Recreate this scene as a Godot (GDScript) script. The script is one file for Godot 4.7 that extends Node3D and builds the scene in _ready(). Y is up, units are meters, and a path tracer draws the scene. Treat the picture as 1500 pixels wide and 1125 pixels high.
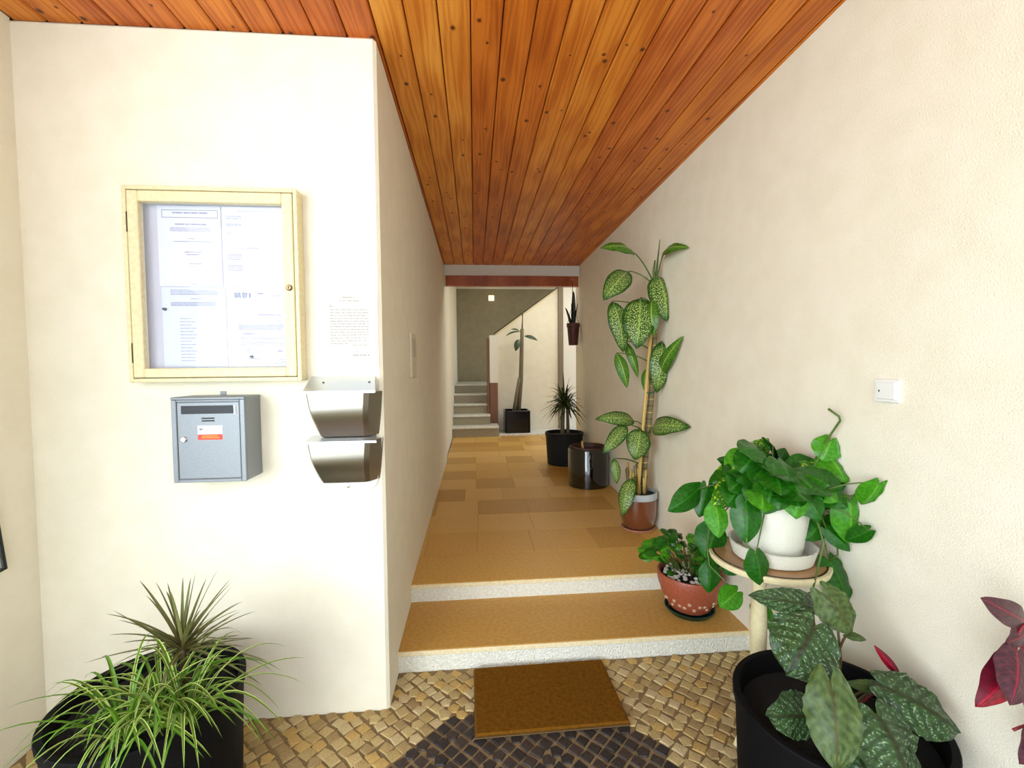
extends Node3D

var rng := RandomNumberGenerator.new()
var noise := FastNoiseLite.new()
var taken := {}
var M := {}

# The main planes of the place, in metres
const HALL_Z := -5.56        # where the corridor opens into the stair hall
const FRONT_Z := -1.754      # the wall that carries the notice board
const CORNER_X := -0.352     # the corner between that wall and the corridor
const PORCH_X := -1.603      # the porch's left wall
const CEIL_Y := 2.586
const UP_Y := 0.188          # the corridor floor
const STEP_Y := 0.0935       # the first step
const STEP1_Z := -1.965
const STEP2_Z := -2.382
const PORCH_END := 0.42      # the porch is open to the street here

var dumb_cane_leaves := [
	[1.119, 2.125, -3.05, 0.848, 2.138, -2.95, 0.0458],
	[1.267, 2.072, -2.94, 1.266, 2.05, -2.58, 0.0337],
	[1.064, 1.997, -3.02, 0.852, 1.787, -2.9, 0.0678],
	[1.251, 1.962, -2.98, 1.267, 1.64, -2.86, 0.0847],
	[0.943, 1.788, -3, 1.007, 1.438, -2.95, 0.0591],
	[1.124, 1.806, -2.96, 1.056, 1.461, -2.84, 0.093],
	[1.181, 1.779, -2.9, 1.179, 1.542, -2.86, 0.0396],
	[1.046, 1.517, -3.05, 1.126, 1.265, -3, 0.0277],
	[0.972, 1.435, -3, 1.035, 1.197, -2.96, 0.0364],
	[1.27, 1.288, -2.95, 1.264, 1.522, -2.64, 0.0384],
	[1.269, 1.51, -2.94, 1.224, 1.16, -2.92, 0.0626],
	[1.204, 1.325, -3.05, 1.178, 1.169, -3.02, 0.0232],
	[1.121, 0.956, -3.05, 0.814, 0.993, -2.95, 0.0458],
	[1.044, 0.94, -3, 0.851, 0.765, -2.9, 0.045],
	[1.204, 0.92, -2.95, 1.262, 0.984, -2.54, 0.0545],
	[1.122, 0.917, -2.95, 1.059, 0.718, -2.88, 0.0712],
	[0.937, 0.716, -2.95, 0.951, 0.55, -2.92, 0.0269],
	[1.058, 0.586, -2.93, 0.968, 0.35, -2.86, 0.0486],
]
var ivy_leaves := [
	[0.831, 0.883, -1.6, 0.695, 0.821, -1.55, 0.0361],
	[0.866, 0.89, -1.6, 0.827, 0.783, -1.58, 0.034],
	[1.054, 0.924, -1.65, 0.919, 0.993, -1.62, 0.035],
	[1.037, 0.976, -1.62, 1.11, 1.07, -1.6, 0.0344],
	[1.186, 0.952, -1.65, 1.22, 1.02, -1.66, 0.0303],
	[0.956, 0.943, -1.5, 0.81, 0.868, -1.46, 0.0407],
	[0.823, 0.863, -1.46, 0.813, 0.768, -1.42, 0.0352],
	[0.912, 0.885, -1.43, 0.899, 0.752, -1.4, 0.0411],
	[1.014, 0.939, -1.48, 0.926, 0.875, -1.44, 0.0357],
	[1.119, 0.963, -1.52, 1.227, 0.93, -1.5, 0.0438],
	[1.161, 0.926, -1.45, 1.097, 0.846, -1.42, 0.0307],
	[1.069, 0.874, -1.45, 1.081, 0.772, -1.43, 0.0352],
	[1.251, 1.023, -1.48, 1.252, 0.946, -1.4, 0.0528],
	[1.251, 1.081, -1.47, 1.211, 1.009, -1.46, 0.0403],
	[1.252, 0.975, -1.28, 1.25, 0.89, -1.34, 0.034],
	[1.247, 0.889, -1.38, 1.246, 0.745, -1.38, 0.0464],
	[1.249, 0.817, -1.31, 1.233, 0.757, -1.38, 0.0226],
	[1.198, 0.783, -1.42, 1.254, 0.719, -1.38, 0.0235],
	[1.223, 0.814, -1.46, 1.131, 0.742, -1.43, 0.0375],
	[1.223, 0.865, -1.5, 1.252, 0.852, -1.43, 0.0224],
	[0.918, 0.725, -1.38, 0.922, 0.629, -1.36, 0.0377],
	[1.212, 0.67, -1.42, 1.232, 0.552, -1.36, 0.0552],
	[0.917, 0.547, -1.48, 0.835, 0.514, -1.45, 0.0336],
	[0.911, 0.734, -1.62, 0.863, 0.618, -1.6, 0.0516],
	[0.882, 0.588, -1.6, 0.867, 0.493, -1.58, 0.034],
	[0.936, 0.598, -1.6, 0.981, 0.582, -1.55, 0.0289],
	[1.036, 0.45, -1.55, 1.077, 0.387, -1.5, 0.0349],
]
var begonia_leaves := [
	[0.916, 0.637, -1.12, 0.793, 0.551, -1.06, 0.0649],
	[0.974, 0.649, -1.2, 0.755, 0.71, -1.16, 0.027],
	[0.972, 0.706, -1.16, 1.031, 0.609, -1.12, 0.04],
	[1.029, 0.593, -1.14, 1.051, 0.601, -1.1, 0.0086],
	[0.879, 0.425, -1.08, 0.73, 0.461, -1.04, 0.0405],
	[0.862, 0.568, -1, 0.814, 0.418, -0.92, 0.0454],
	[1.062, 0.503, -1.05, 1.196, 0.43, -0.98, 0.0527],
	[0.969, 0.493, -0.98, 0.979, 0.377, -0.9, 0.0718],
	[0.948, 0.431, -1, 0.885, 0.372, -0.93, 0.0442],
	[1.112, 0.459, -1.1, 0.972, 0.502, -1.08, 0.0133],
	[0.928, 0.506, -1.1, 0.843, 0.513, -1.12, 0.0153],
]
var begonia_red := [
	[1.152, 0.495, -1.1, 1.093, 0.572, -1.12, 0.0102],
]
var coleus_leaves := [
	[1.225, 0.768, -0.88, 1.064, 0.853, -0.84, 0.0289],
	[1.226, 0.748, -0.88, 1.139, 0.747, -0.85, 0.0211],
	[1.174, 0.705, -0.86, 1.035, 0.634, -0.82, 0.0333],
	[1.149, 0.727, -0.84, 1.072, 0.658, -0.79, 0.0373],
	[1.187, 0.709, -0.86, 1.201, 0.608, -0.82, 0.0385],
	[1.238, 0.558, -0.85, 1.14, 0.501, -0.82, 0.0281],
]
var rosette_tips := [[-0.833, 0.75, -1.38], [-0.857, 0.747, -1.36], [-0.933, 0.736, -1.36], [-0.873, 0.72, -1.33], [-1.02, 0.716, -1.42], [-0.995, 0.661, -1.3], [-0.972, 0.606, -1.28], [-1.13, 0.511, -1.35], [-0.786, 0.694, -1.3], [-0.768, 0.684, -1.45], [-0.72, 0.636, -1.42], [-0.704, 0.64, -1.36], [-0.748, 0.647, -1.32], [-0.631, 0.462, -1.38], [-0.615, 0.445, -1.3], [-0.686, 0.615, -1.25]]
var spider_tips := [[-1.157, 0.358, -1.2], [-1.043, 0.411, -1.12], [-1.215, 0.4, -1.35], [-0.901, 0.422, -1.08], [-0.796, 0.462, -1.02], [-0.735, 0.475, -1], [-0.63, 0.456, -1.05], [-0.669, 0.526, -1.3], [-0.635, 0.524, -1.22], [-0.623, 0.507, -1.15], [-0.639, 0.49, -1.1], [-1.053, 0.392, -1.2], [-0.888, 0.478, -1.1], [-1.117, 0.383, -1.3], [-0.672, 0.496, -0.98], [-0.644, 0.475, -1], [-0.95, 0.557, -1.3], [-0.887, 0.605, -1.25], [-0.773, 0.63, -1.2], [-1.052, 0.462, -1.3], [-0.643, 0.428, -1.05], [-0.694, 0.553, -1.28], [-0.705, 0.511, -1], [-0.805, 0.49, -1.05], [-0.644, 0.415, -1.1], [-0.669, 0.539, -1]]


func wall_x(z: float) -> float:
	return 1.262 - 0.0095 * z

# ------------------------------------------------------------------ nodes
func numbered(called: String) -> String:
	var n: int = taken.get(called, 0)
	taken[called] = n + 1
	return called if n == 0 else "%s_%03d" % [called, n]

func thing(called: String, label: String, category: String, at := Vector3.ZERO, group := "") -> Node3D:
	var o := Node3D.new()
	o.name = numbered(called)
	add_child(o, true)
	o.position = at
	return tag(o, label, category, group)

func tag(o: Node3D, label: String, category: String, group := "") -> Node3D:
	o.set_meta("label", label)
	o.set_meta("category", category)
	if group:
		o.set_meta("group", group)
	return o

func part(called: String, mesh: Mesh, mat: Material, parent: Node3D = self, at := Transform3D()) -> MeshInstance3D:
	var o := MeshInstance3D.new()
	o.mesh = mesh
	o.material_override = mat
	o.transform = at
	if parent == self:
		o.name = numbered(called)
	else:
		var k := "%d/%s" % [parent.get_instance_id(), called]
		var n: int = taken.get(k, 0)
		taken[k] = n + 1
		o.name = called if n == 0 else "%s_%03d" % [called, n]
	parent.add_child(o, true)
	return o

func struct(called: String, mesh: Mesh, mat: Material, label := "", category := "") -> MeshInstance3D:
	var o := part(called, mesh, mat)
	o.set_meta("kind", "structure")
	if label:
		o.set_meta("label", label)
		o.set_meta("category", category)
	return o

# ------------------------------------------------------------------ shapes
func begin(smooth := false) -> SurfaceTool:
	var st := SurfaceTool.new()
	st.begin(Mesh.PRIMITIVE_TRIANGLES)
	st.set_smooth_group(0 if smooth else -1)
	st.set_color(Color.WHITE)
	return st

func done(st: SurfaceTool) -> ArrayMesh:
	st.generate_normals()
	return st.commit()

func tri(st: SurfaceTool, a: Vector3, b: Vector3, c: Vector3, ua := Vector2.ZERO, ub := Vector2.ZERO, uc := Vector2.ZERO) -> void:
	# given counter-clockwise as seen from outside; Godot's front faces run clockwise
	st.set_uv(ua); st.add_vertex(a)
	st.set_uv(uc); st.add_vertex(c)
	st.set_uv(ub); st.add_vertex(b)

func quad(st: SurfaceTool, a: Vector3, b: Vector3, c: Vector3, d: Vector3, ua := Vector2(0, 1), ub := Vector2(1, 1), uc := Vector2(1, 0), ud := Vector2(0, 0)) -> void:
	tri(st, a, b, c, ua, ub, uc)
	tri(st, a, c, d, ua, uc, ud)

func box(st: SurfaceTool, lo: Vector3, hi: Vector3, bevel := 0.002, t := Transform3D()) -> void:
	var c := (lo + hi) / 2.0
	var h := (hi - lo).abs() / 2.0
	var b: float = minf(bevel, minf(h.x, minf(h.y, h.z)) * 0.9)
	var ax := [Vector3.RIGHT, Vector3.UP, Vector3.BACK]
	for i in 3:
		var u: Vector3 = ax[(i + 1) % 3]
		var v: Vector3 = ax[(i + 2) % 3]
		var w: Vector3 = ax[i]
		var hu: float = h[(i + 1) % 3]
		var hv: float = h[(i + 2) % 3]
		var hw: float = h[i]
		for s in [1.0, -1.0]:
			var p: Array[Vector3] = []
			for k in [[-1, -1], [1, -1], [1, 1], [-1, 1]]:
				p.append(t * (c + w * s * hw + u * (hu - b) * k[0] + v * (hv - b) * k[1]))
			var uv := [Vector2(0, 0), Vector2(hu * 2, 0), Vector2(hu * 2, hv * 2), Vector2(0, hv * 2)]
			if s > 0:
				quad(st, p[0], p[1], p[2], p[3], uv[0], uv[1], uv[2], uv[3])
			else:
				quad(st, p[3], p[2], p[1], p[0], uv[3], uv[2], uv[1], uv[0])
		# the four chamfers that run along w
		for k in [[1, 1], [-1, 1], [-1, -1], [1, -1]]:
			var pu: Vector3 = c + u * hu * k[0] + v * (hv - b) * k[1]
			var pv: Vector3 = c + u * (hu - b) * k[0] + v * hv * k[1]
			var e: Vector3 = w * (hw - b)
			if k[0] * k[1] > 0:
				quad(st, t * (pv - e), t * (pv + e), t * (pu + e), t * (pu - e))
			else:
				quad(st, t * (pu - e), t * (pu + e), t * (pv + e), t * (pv - e))
	for sx in [1.0, -1.0]:
		for sy in [1.0, -1.0]:
			for sz in [1.0, -1.0]:
				var s3 := Vector3(sx, sy, sz)
				var px := t * (c + s3 * Vector3(h.x, h.y - b, h.z - b))
				var py := t * (c + s3 * Vector3(h.x - b, h.y, h.z - b))
				var pz := t * (c + s3 * Vector3(h.x - b, h.y - b, h.z))
				if sx * sy * sz > 0:
					tri(st, px, py, pz)
				else:
					tri(st, px, pz, py)

func box_mesh(lo: Vector3, hi: Vector3, bevel := 0.002) -> ArrayMesh:
	var st := begin()
	box(st, lo, hi, bevel)
	return done(st)

func lathe(st: SurfaceTool, prof: Array, seg := 40, at := Vector3.ZERO, squash := Vector2.ONE) -> void:
	# prof: Vector2(radius, height) from the inside bottom outwards and up; a new smooth group at each sharp turn
	var group := 0
	var len := 0.0
	for i in prof.size() - 1:
		var a: Vector2 = prof[i]
		var b: Vector2 = prof[i + 1]
		if i > 0 and absf((a - prof[i - 1]).angle_to(b - a)) > deg_to_rad(38.0):
			group += 1
		st.set_smooth_group(group)
		var l2 := len + a.distance_to(b)
		for j in seg:
			var t0 := TAU * j / seg
			var t1 := TAU * (j + 1) / seg
			var e0 := Vector3(cos(t0) * squash.x, 0, sin(t0) * squash.y)
			var e1 := Vector3(cos(t1) * squash.x, 0, sin(t1) * squash.y)
			var p0 := at + e0 * a.x + Vector3(0, a.y, 0)
			var p1 := at + e1 * a.x + Vector3(0, a.y, 0)
			var p2 := at + e1 * b.x + Vector3(0, b.y, 0)
			var p3 := at + e0 * b.x + Vector3(0, b.y, 0)
			var u0 := float(j) / seg
			var u1 := float(j + 1) / seg
			if a.x > 1e-5:
				tri(st, p0, p2, p1, Vector2(u0, len), Vector2(u1, l2), Vector2(u1, len))
			if b.x > 1e-5:
				tri(st, p0, p3, p2, Vector2(u0, len), Vector2(u0, l2), Vector2(u1, l2))
		len = l2

func lathe_mesh(prof: Array, seg := 40, at := Vector3.ZERO) -> ArrayMesh:
	var st := begin(true)
	lathe(st, prof, seg, at)
	return done(st)

func tube(st: SurfaceTool, pts: Array, r0: float, r1: float, seg := 7) -> void:
	var n := pts.size()
	var rings := []
	var ref := Vector3(0.31, 0.2, 0.93)
	for i in n:
		var d: Vector3 = (pts[mini(i + 1, n - 1)] - pts[maxi(i - 1, 0)]).normalized()
		if absf(d.dot(ref)) > 0.95:
			ref = Vector3(0.93, 0.3, 0.1)
		var s := d.cross(ref).normalized()
		var u := s.cross(d).normalized()
		ref = u
		var r := lerpf(r0, r1, float(i) / maxi(n - 1, 1))
		var ring := []
		for j in seg:
			var t := TAU * j / seg
			ring.append(pts[i] + (s * cos(t) + u * sin(t)) * r)
		rings.append(ring)
	for i in n - 1:
		for j in seg:
			var k := (j + 1) % seg
			quad(st, rings[i][j], rings[i + 1][j], rings[i + 1][k], rings[i][k], Vector2(float(j) / seg, float(i) / n), Vector2(float(j) / seg, float(i + 1) / n), Vector2(float(j + 1) / seg, float(i + 1) / n), Vector2(float(j + 1) / seg, float(i) / n))
	for j in seg:
		var k := (j + 1) % seg
		tri(st, pts[0], rings[0][j], rings[0][k])
		tri(st, pts[n - 1], rings[n - 1][k], rings[n - 1][j])

func tube_mesh(pts: Array, r0: float, r1: float, seg := 7) -> ArrayMesh:
	var st := begin(true)
	tube(st, pts, r0, r1, seg)
	return done(st)

func bow(a: Vector3, b: Vector3, lift: Vector3, n := 8) -> Array:
	var out := []
	var m := (a + b) / 2.0 + lift
	for i in n + 1:
		var t := float(i) / n
		out.append(a.lerp(m, t).lerp(m.lerp(b, t), t))
	return out

func prism(st: SurfaceTool, outline: Array, along: Vector3) -> void:
	# outline: Vector3 loop counter-clockwise as seen against «along»; extruded by it
	var n := outline.size()
	for i in n:
		var a: Vector3 = outline[i]
		var b: Vector3 = outline[(i + 1) % n]
		quad(st, a, b, b + along, a + along)
	for i in range(1, n - 1):
		tri(st, outline[0] + along, outline[i] + along, outline[i + 1] + along)
		tri(st, outline[0], outline[i + 1], outline[i])

# ------------------------------------------------------------------ leaves
func leaf_width(kind: String, t: float) -> float:
	match kind:
		"lance":
			return pow(sin(PI * pow(t, 0.85)), 0.72) * (1.0 - 0.12 * t)
		"heart":
			return pow(1.0 - t, 0.82) * (0.48 + 2.6 * t - 1.2 * t * t) / 0.85
		"round":
			return sqrt(maxf(0.0, 1.0 - pow(2.0 * t - 1.0, 2.0))) * 0.98 + 0.02 * (1.0 - t)
		"serrate":
			return pow(1.0 - t, 0.75) * (0.50 + 2.5 * t - 1.1 * t * t) / 0.87 * (1.0 + 0.04 * sin(t * 46.0))
	return 1.0 - t

func leaf_mesh(base: Vector3, tip: Vector3, half: float, face: Vector3, kind: String, arch := 0.1, fold := 0.15, ripple := 0.0, origin := Vector3.ZERO) -> ArrayMesh:
	var st := begin(true)
	var nv := 16
	var nu := 8
	var a := tip - base
	var long := a.length()
	var s := a.cross(face).normalized()
	var f := s.cross(a).normalized()
	var lobe := {"heart": 0.2, "serrate": 0.22}.get(kind, 0.0) as float
	var ph := rng.randf() * TAU
	var p := []
	for i in nv + 1:
		var t := float(i) / nv
		var w := leaf_width(kind, t) * half
		var row := []
		for j in nu + 1:
			var u := 2.0 * j / nu - 1.0
			var au := absf(u)
			var shift := -lobe * (1.0 - pow((au - 0.6) / 0.6, 2.0)) * pow(1.0 - t, 3.0) if lobe > 0.0 else 0.0
			var x := u * w
			if lobe > 0.0 and t < 0.25:
				x *= lerpf(0.92, 1.0, t * 4.0)
			var up := arch * long * (4.0 * t * (1.0 - t)) - fold * half * (1.0 - pow(1.0 - au, 1.5)) * sin(PI * clampf(t * 0.9 + 0.1, 0.0, 1.0)) - 0.25 * arch * long * t * t
			up += ripple * half * sin(t * 17.0 + ph + u * 2.0) * au * au
			var v := base + a * (t + shift) + s * x + f * up
			v.x = minf(v.x, wall_x(v.z + origin.z) - 0.006 - origin.x)   # leaves press against the wall, not into it
			row.append(v)
		p.append(row)
	for i in nv:
		for j in nu:
			var u0 := float(j) / nu
			var u1 := float(j + 1) / nu
			var v0 := 1.0 - float(i) / nv
			var v1 := 1.0 - float(i + 1) / nv
			quad(st, p[i][j], p[i][j + 1], p[i + 1][j + 1], p[i + 1][j], Vector2(u0, v0), Vector2(u1, v0), Vector2(u1, v1), Vector2(u0, v1))
	return done(st)

func leaf(parent: Node3D, base: Vector3, tip: Vector3, half: float, face: Vector3, kind: String, mat: Material, arch := 0.1, fold := 0.15, ripple := 0.0) -> MeshInstance3D:
	var roll := Basis((tip - base).normalized(), rng.randf_range(-0.35, 0.35))
	return part("leaf", leaf_mesh(base - parent.position, tip - parent.position, half, roll * face, kind, arch, fold, ripple, parent.position), mat, parent)

func stem(parent: Node3D, pts: Array, r0: float, r1: float, mat: Material, called := "stem", seg := 7) -> MeshInstance3D:
	var q := []
	for p in pts:
		q.append(p - parent.position)
	return part(called, tube_mesh(q, r0, r1, seg), mat, parent)

func blade_mesh(pts: Array, half: float, side: Vector3, taper := 1.0) -> ArrayMesh:
	# a strap leaf: a shallow V along a curve
	var st := begin(true)
	var n := pts.size()
	var row := []
	for i in n:
		var t := float(i) / (n - 1)
		var d: Vector3 = (pts[mini(i + 1, n - 1)] - pts[maxi(i - 1, 0)]).normalized()
		var s := (side - d * side.dot(d)).normalized()
		var up := d.cross(s)
		var w := half * minf(1.0, 0.55 + t * 2.0) * pow(1.0 - t, 0.6 * taper)
		row.append([pts[i] - s * w - up * w * 0.35, pts[i] - s * w * 0.4, pts[i] + up * w * 0.1, pts[i] + s * w * 0.4, pts[i] + s * w - up * w * 0.35])
	for i in n - 1:
		for j in 4:
			quad(st, row[i][j], row[i][j + 1], row[i + 1][j + 1], row[i + 1][j], Vector2(j / 4.0, 1.0 - float(i) / n), Vector2((j + 1) / 4.0, 1.0 - float(i) / n), Vector2((j + 1) / 4.0, 1.0 - float(i + 1) / n), Vector2(j / 4.0, 1.0 - float(i + 1) / n))
	return done(st)

func arc_blade(parent: Node3D, from: Vector3, tip: Vector3, rise: float, half: float, mat: Material, taper := 1.0) -> void:
	var flat := Vector3(tip.x - from.x, 0, tip.z - from.z)
	var mid := from.lerp(tip, 0.45) + Vector3(0, rise, 0)
	var q := []
	var a := from - parent.position
	var m := mid - parent.position
	var b := tip - parent.position
	for i in 12:
		var t := i / 11.0
		q.append(a.lerp(m, t).lerp(m.lerp(b, t), t))
	var side := flat.cross(Vector3.UP)
	if side.length() < 0.02:
		side = Vector3.RIGHT
	part("leaf", blade_mesh(q, half, side.normalized(), taper), mat, parent)

# ------------------------------------------------------------------ textures and materials
func mat(color: Color, rough := 0.6, metal := 0.0, spec := 0.5) -> StandardMaterial3D:
	var m := StandardMaterial3D.new()
	m.albedo_color = color
	m.roughness = rough
	m.metallic = metal
	m.metallic_specular = spec
	return m

func tex(im: Image) -> ImageTexture:
	return ImageTexture.create_from_image(im)

func noise_tex(freq: float, size := 512, kind := FastNoiseLite.TYPE_SIMPLEX_SMOOTH, oct := 3, ramp: Gradient = null) -> NoiseTexture2D:
	var n := FastNoiseLite.new()
	n.noise_type = kind
	n.frequency = freq
	n.fractal_octaves = oct
	n.seed = rng.randi() % 10000
	var t := NoiseTexture2D.new()
	t.width = size
	t.height = size
	t.seamless = true
	t.noise = n
	if ramp:
		t.color_ramp = ramp
	return t

func ramp(stops: Array) -> Gradient:
	var g := Gradient.new()
	var off := PackedFloat32Array()
	var col := PackedColorArray()
	for s in stops:
		off.append(s[0])
		col.append(s[1])
	g.offsets = off
	g.colors = col
	return g

func mottled(a: Color, b: Color, freq: float, scale: float, rough: float, bump := 0.0, bump_freq := 0.05, bump_scale := 1.0) -> StandardMaterial3D:
	# a world-mapped surface with soft tone patches and, if asked, a fine relief
	var m := mat(Color.WHITE, rough)
	m.albedo_texture = noise_tex(freq, 512, FastNoiseLite.TYPE_SIMPLEX_SMOOTH, 4, ramp([[0.15, a], [0.85, b]]))
	m.uv1_triplanar = true
	m.uv1_world_triplanar = true
	m.uv1_scale = Vector3.ONE * scale
	if bump > 0.0:
		m.heightmap_enabled = true
		m.heightmap_texture = noise_tex(bump_freq, 512, FastNoiseLite.TYPE_SIMPLEX_SMOOTH, 3)
		m.heightmap_scale = bump
	return m

func stucco(a: Color, b: Color) -> StandardMaterial3D:
	var m := mat(Color.WHITE, 0.85, 0.0, 0.3)
	m.uv1_triplanar = true
	m.uv1_world_triplanar = true
	m.uv1_scale = Vector3.ONE * 0.8
	m.albedo_texture = noise_tex(0.006, 1024, FastNoiseLite.TYPE_SIMPLEX_SMOOTH, 5, ramp([[0.2, a], [0.8, b]]))
	m.heightmap_enabled = true
	m.heightmap_texture = noise_tex(0.19, 1024, FastNoiseLite.TYPE_SIMPLEX_SMOOTH, 2)
	m.heightmap_scale = 0.1
	return m

func wood_texture(seed_no: int, light: Color, dark: Color, knots: int, w := 112, h := 1600) -> ImageTexture:
	var im := Image.create(w, h, false, Image.FORMAT_RGB8)
	var n := FastNoiseLite.new()
	n.seed = seed_no
	n.frequency = 0.008
	n.fractal_octaves = 2
	var r := RandomNumberGenerator.new()
	r.seed = seed_no * 77 + 5
	var k := []
	for i in knots:
		k.append([r.randf_range(0.15, 0.85) * w, r.randf() * h, r.randf_range(5.0, 12.0)])
	var centre := r.randf_range(-0.4, 1.4) * w
	for y in h:
		var turn := TAU * y / h
		var slow := Vector2(cos(turn), sin(turn)) * (h * 0.22 / TAU)
		var quick := Vector2(cos(turn), sin(turn)) * (h * 1.6 / TAU)
		for x in w:
			var warp := n.get_noise_3d(x * 2.0, slow.x, slow.y) * 26.0
			var bend := 0.0
			var knot := 0.0
			for q in k:
				var dy: float = absf(y - q[1])
				dy = minf(dy, h - dy)
				if dy < 90.0:
					var d: float = sqrt(pow((x - q[0]) / q[2], 2.0) + pow(dy / (q[2] * 0.8), 2.0))
					bend += (16.0 if x > q[0] else -16.0) * exp(-d * 0.55)
					if d < 1.35:
						knot = maxf(knot, smoothstep(1.35, 0.25, d))
			var ring := absf(x - centre) + warp + bend
			var g := 0.5 + 0.5 * sin(ring * 0.24)
			g = pow(g, 1.3)
			var fine := n.get_noise_3d(x * 60.0, quick.x, quick.y + 900.0)
			var blotch := n.get_noise_3d(x * 0.8 + 400.0, slow.x * 1.5, slow.y * 1.5)
			var c := light.lerp(dark, clampf(g * 0.5 + fine * 0.3 + blotch * 0.7 + 0.15, 0.0, 1.0))
			if knot > 0.0:
				c = c.lerp(Color(0.24, 0.10, 0.03), knot * 0.85)
			im.set_pixel(x, y, c)
	return tex(im)

func leaf_texture(kind: String) -> ImageTexture:
	var w := 96
	var h := 160
	var im := Image.create(w, h, false, Image.FORMAT_RGB8)
	var n := FastNoiseLite.new()
	n.seed = kind.hash() % 1000
	n.frequency = 0.05
	n.fractal_octaves = 2
	for y in h:
		for x in w:
			var u := (x + 0.5) / w * 2.0 - 1.0
			var t := 1.0 - (y + 0.5) / h        # 0 at the leaf's base
			var au := absf(u)
			var vein := absf(fposmod(t * 8.0 - au * 2.2, 1.0) - 0.5) * 2.0   # side veins that run outwards and towards the tip
			var mid := smoothstep(0.10, 0.02, au)
			var nn := n.get_noise_2d(x * 1.0, y * 1.0)
			var nf := n.get_noise_2d(x * 4.0 + 300.0, y * 3.2)
			var c := Color.GREEN
			match kind:
				"dumb_cane":
					c = Color(0.10, 0.25, 0.04).lerp(Color(0.17, 0.34, 0.08), 0.5 + nn)
					var speck := smoothstep(0.12, 0.2, nf + 0.12 * (1.0 - au) - 0.02) * smoothstep(0.97, 0.72, au) * smoothstep(0.02, 0.2, t) * smoothstep(0.98, 0.82, t)
					c = c.lerp(Color(0.76, 0.83, 0.50), speck * 0.95)
					c = c.lerp(Color(0.62, 0.74, 0.32), mid * 0.8)
				"dumb_cane_plain":
					c = Color(0.16, 0.36, 0.06).lerp(Color(0.24, 0.46, 0.10), 0.5 + nn)
					var speck := smoothstep(0.15, 0.28, nf) * smoothstep(0.95, 0.6, au)
					c = c.lerp(Color(0.66, 0.74, 0.36), speck * 0.7)
					c = c.lerp(Color(0.75, 0.82, 0.45), mid * 0.85)
				"ivy":
					c = Color(0.07, 0.27, 0.03).lerp(Color(0.14, 0.40, 0.06), 0.5 + nn * 0.6)
					c = c.lerp(Color(0.22, 0.50, 0.12), mid * 0.6 + 0.14 * smoothstep(0.8, 1.0, vein))
				"ivy_light":
					c = Color(0.20, 0.46, 0.06).lerp(Color(0.27, 0.55, 0.10), 0.5 + nn)
					c = c.lerp(Color(0.45, 0.68, 0.22), mid * 0.6 + 0.1 * smoothstep(0.8, 1.0, vein))
				"ivy_gold":
					c = Color(0.14, 0.36, 0.05).lerp(Color(0.2, 0.44, 0.08), 0.5 + nn)
					c = c.lerp(Color(0.72, 0.78, 0.2), smoothstep(0.28, 0.4, nf * 0.5 + nn) * 0.85)
				"begonia":
					c = Color(0.14, 0.22, 0.10).lerp(Color(0.20, 0.31, 0.15), 0.5 + nn)
					var between := smoothstep(0.75, 0.35, vein) * smoothstep(0.05, 0.2, au)
					c = c.lerp(Color(0.40, 0.50, 0.38), between * 0.35 * smoothstep(-0.15, 0.2, nf))
					c = c.lerp(Color(0.62, 0.68, 0.58), smoothstep(0.3, 0.42, nf) * between * 0.8)
					c = c.lerp(Color(0.20, 0.16, 0.09), (mid + 0.5 * smoothstep(0.86, 1.0, vein)) * 0.6)
				"begonia_olive":
					c = Color(0.20, 0.27, 0.10).lerp(Color(0.30, 0.37, 0.17), 0.5 + nn)
					c = c.lerp(Color(0.36, 0.44, 0.28), 0.3 * smoothstep(0.7, 0.3, vein))
					c = c.lerp(Color(0.26, 0.22, 0.08), (mid + 0.4 * smoothstep(0.86, 1.0, vein)) * 0.6)
				"bloodleaf":
					c = Color(0.23, 0.10, 0.14).lerp(Color(0.31, 0.16, 0.19), 0.5 + nn)
					c = c.lerp(Color(0.62, 0.10, 0.20), mid * 0.8 + 0.4 * smoothstep(0.85, 1.0, vein))
				"bloodleaf_red":
					c = Color(0.42, 0.03, 0.10).lerp(Color(0.58, 0.05, 0.15), 0.5 + nn)
					c = c.lerp(Color(0.30, 0.10, 0.15), smoothstep(0.1, 0.7, u + 0.2) * 0.6)
					c = c.lerp(Color(0.75, 0.14, 0.28), mid * 0.7)
				"spider":
					c = Color(0.28, 0.42, 0.07).lerp(Color(0.38, 0.52, 0.12), 0.5 + nn)
					c = c.lerp(Color(0.78, 0.82, 0.48), smoothstep(0.55, 0.75, au) * 0.85)
				"spider_green":
					c = Color(0.27, 0.43, 0.08).lerp(Color(0.38, 0.54, 0.14), 0.5 + nn)
					c = c.lerp(Color(0.6, 0.7, 0.3), smoothstep(0.3, 0.1, au) * 0.4)
				"rosette":
					c = Color(0.36, 0.38, 0.20).lerp(Color(0.47, 0.48, 0.28), 0.5 + nn)
					c = c.lerp(Color(0.42, 0.34, 0.16), smoothstep(0.5, 0.0, t) * 0.5)
			im.set_pixel(x, y, c)
	return tex(im)

func leaf_mat(kind: String, rough := 0.38, relief := 0.0) -> StandardMaterial3D:
	var m := mat(Color.WHITE, rough, 0.0, 0.4)
	m.albedo_texture = leaf_texture(kind)
	m.cull_mode = BaseMaterial3D.CULL_DISABLED
	m.backlight_enabled = true
	m.backlight = Color(0.22, 0.26, 0.1)
	if relief > 0.0:
		m.heightmap_enabled = true
		m.heightmap_texture = noise_tex(0.06, 128, FastNoiseLite.TYPE_CELLULAR, 1)
		m.heightmap_scale = relief
	return m

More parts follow.
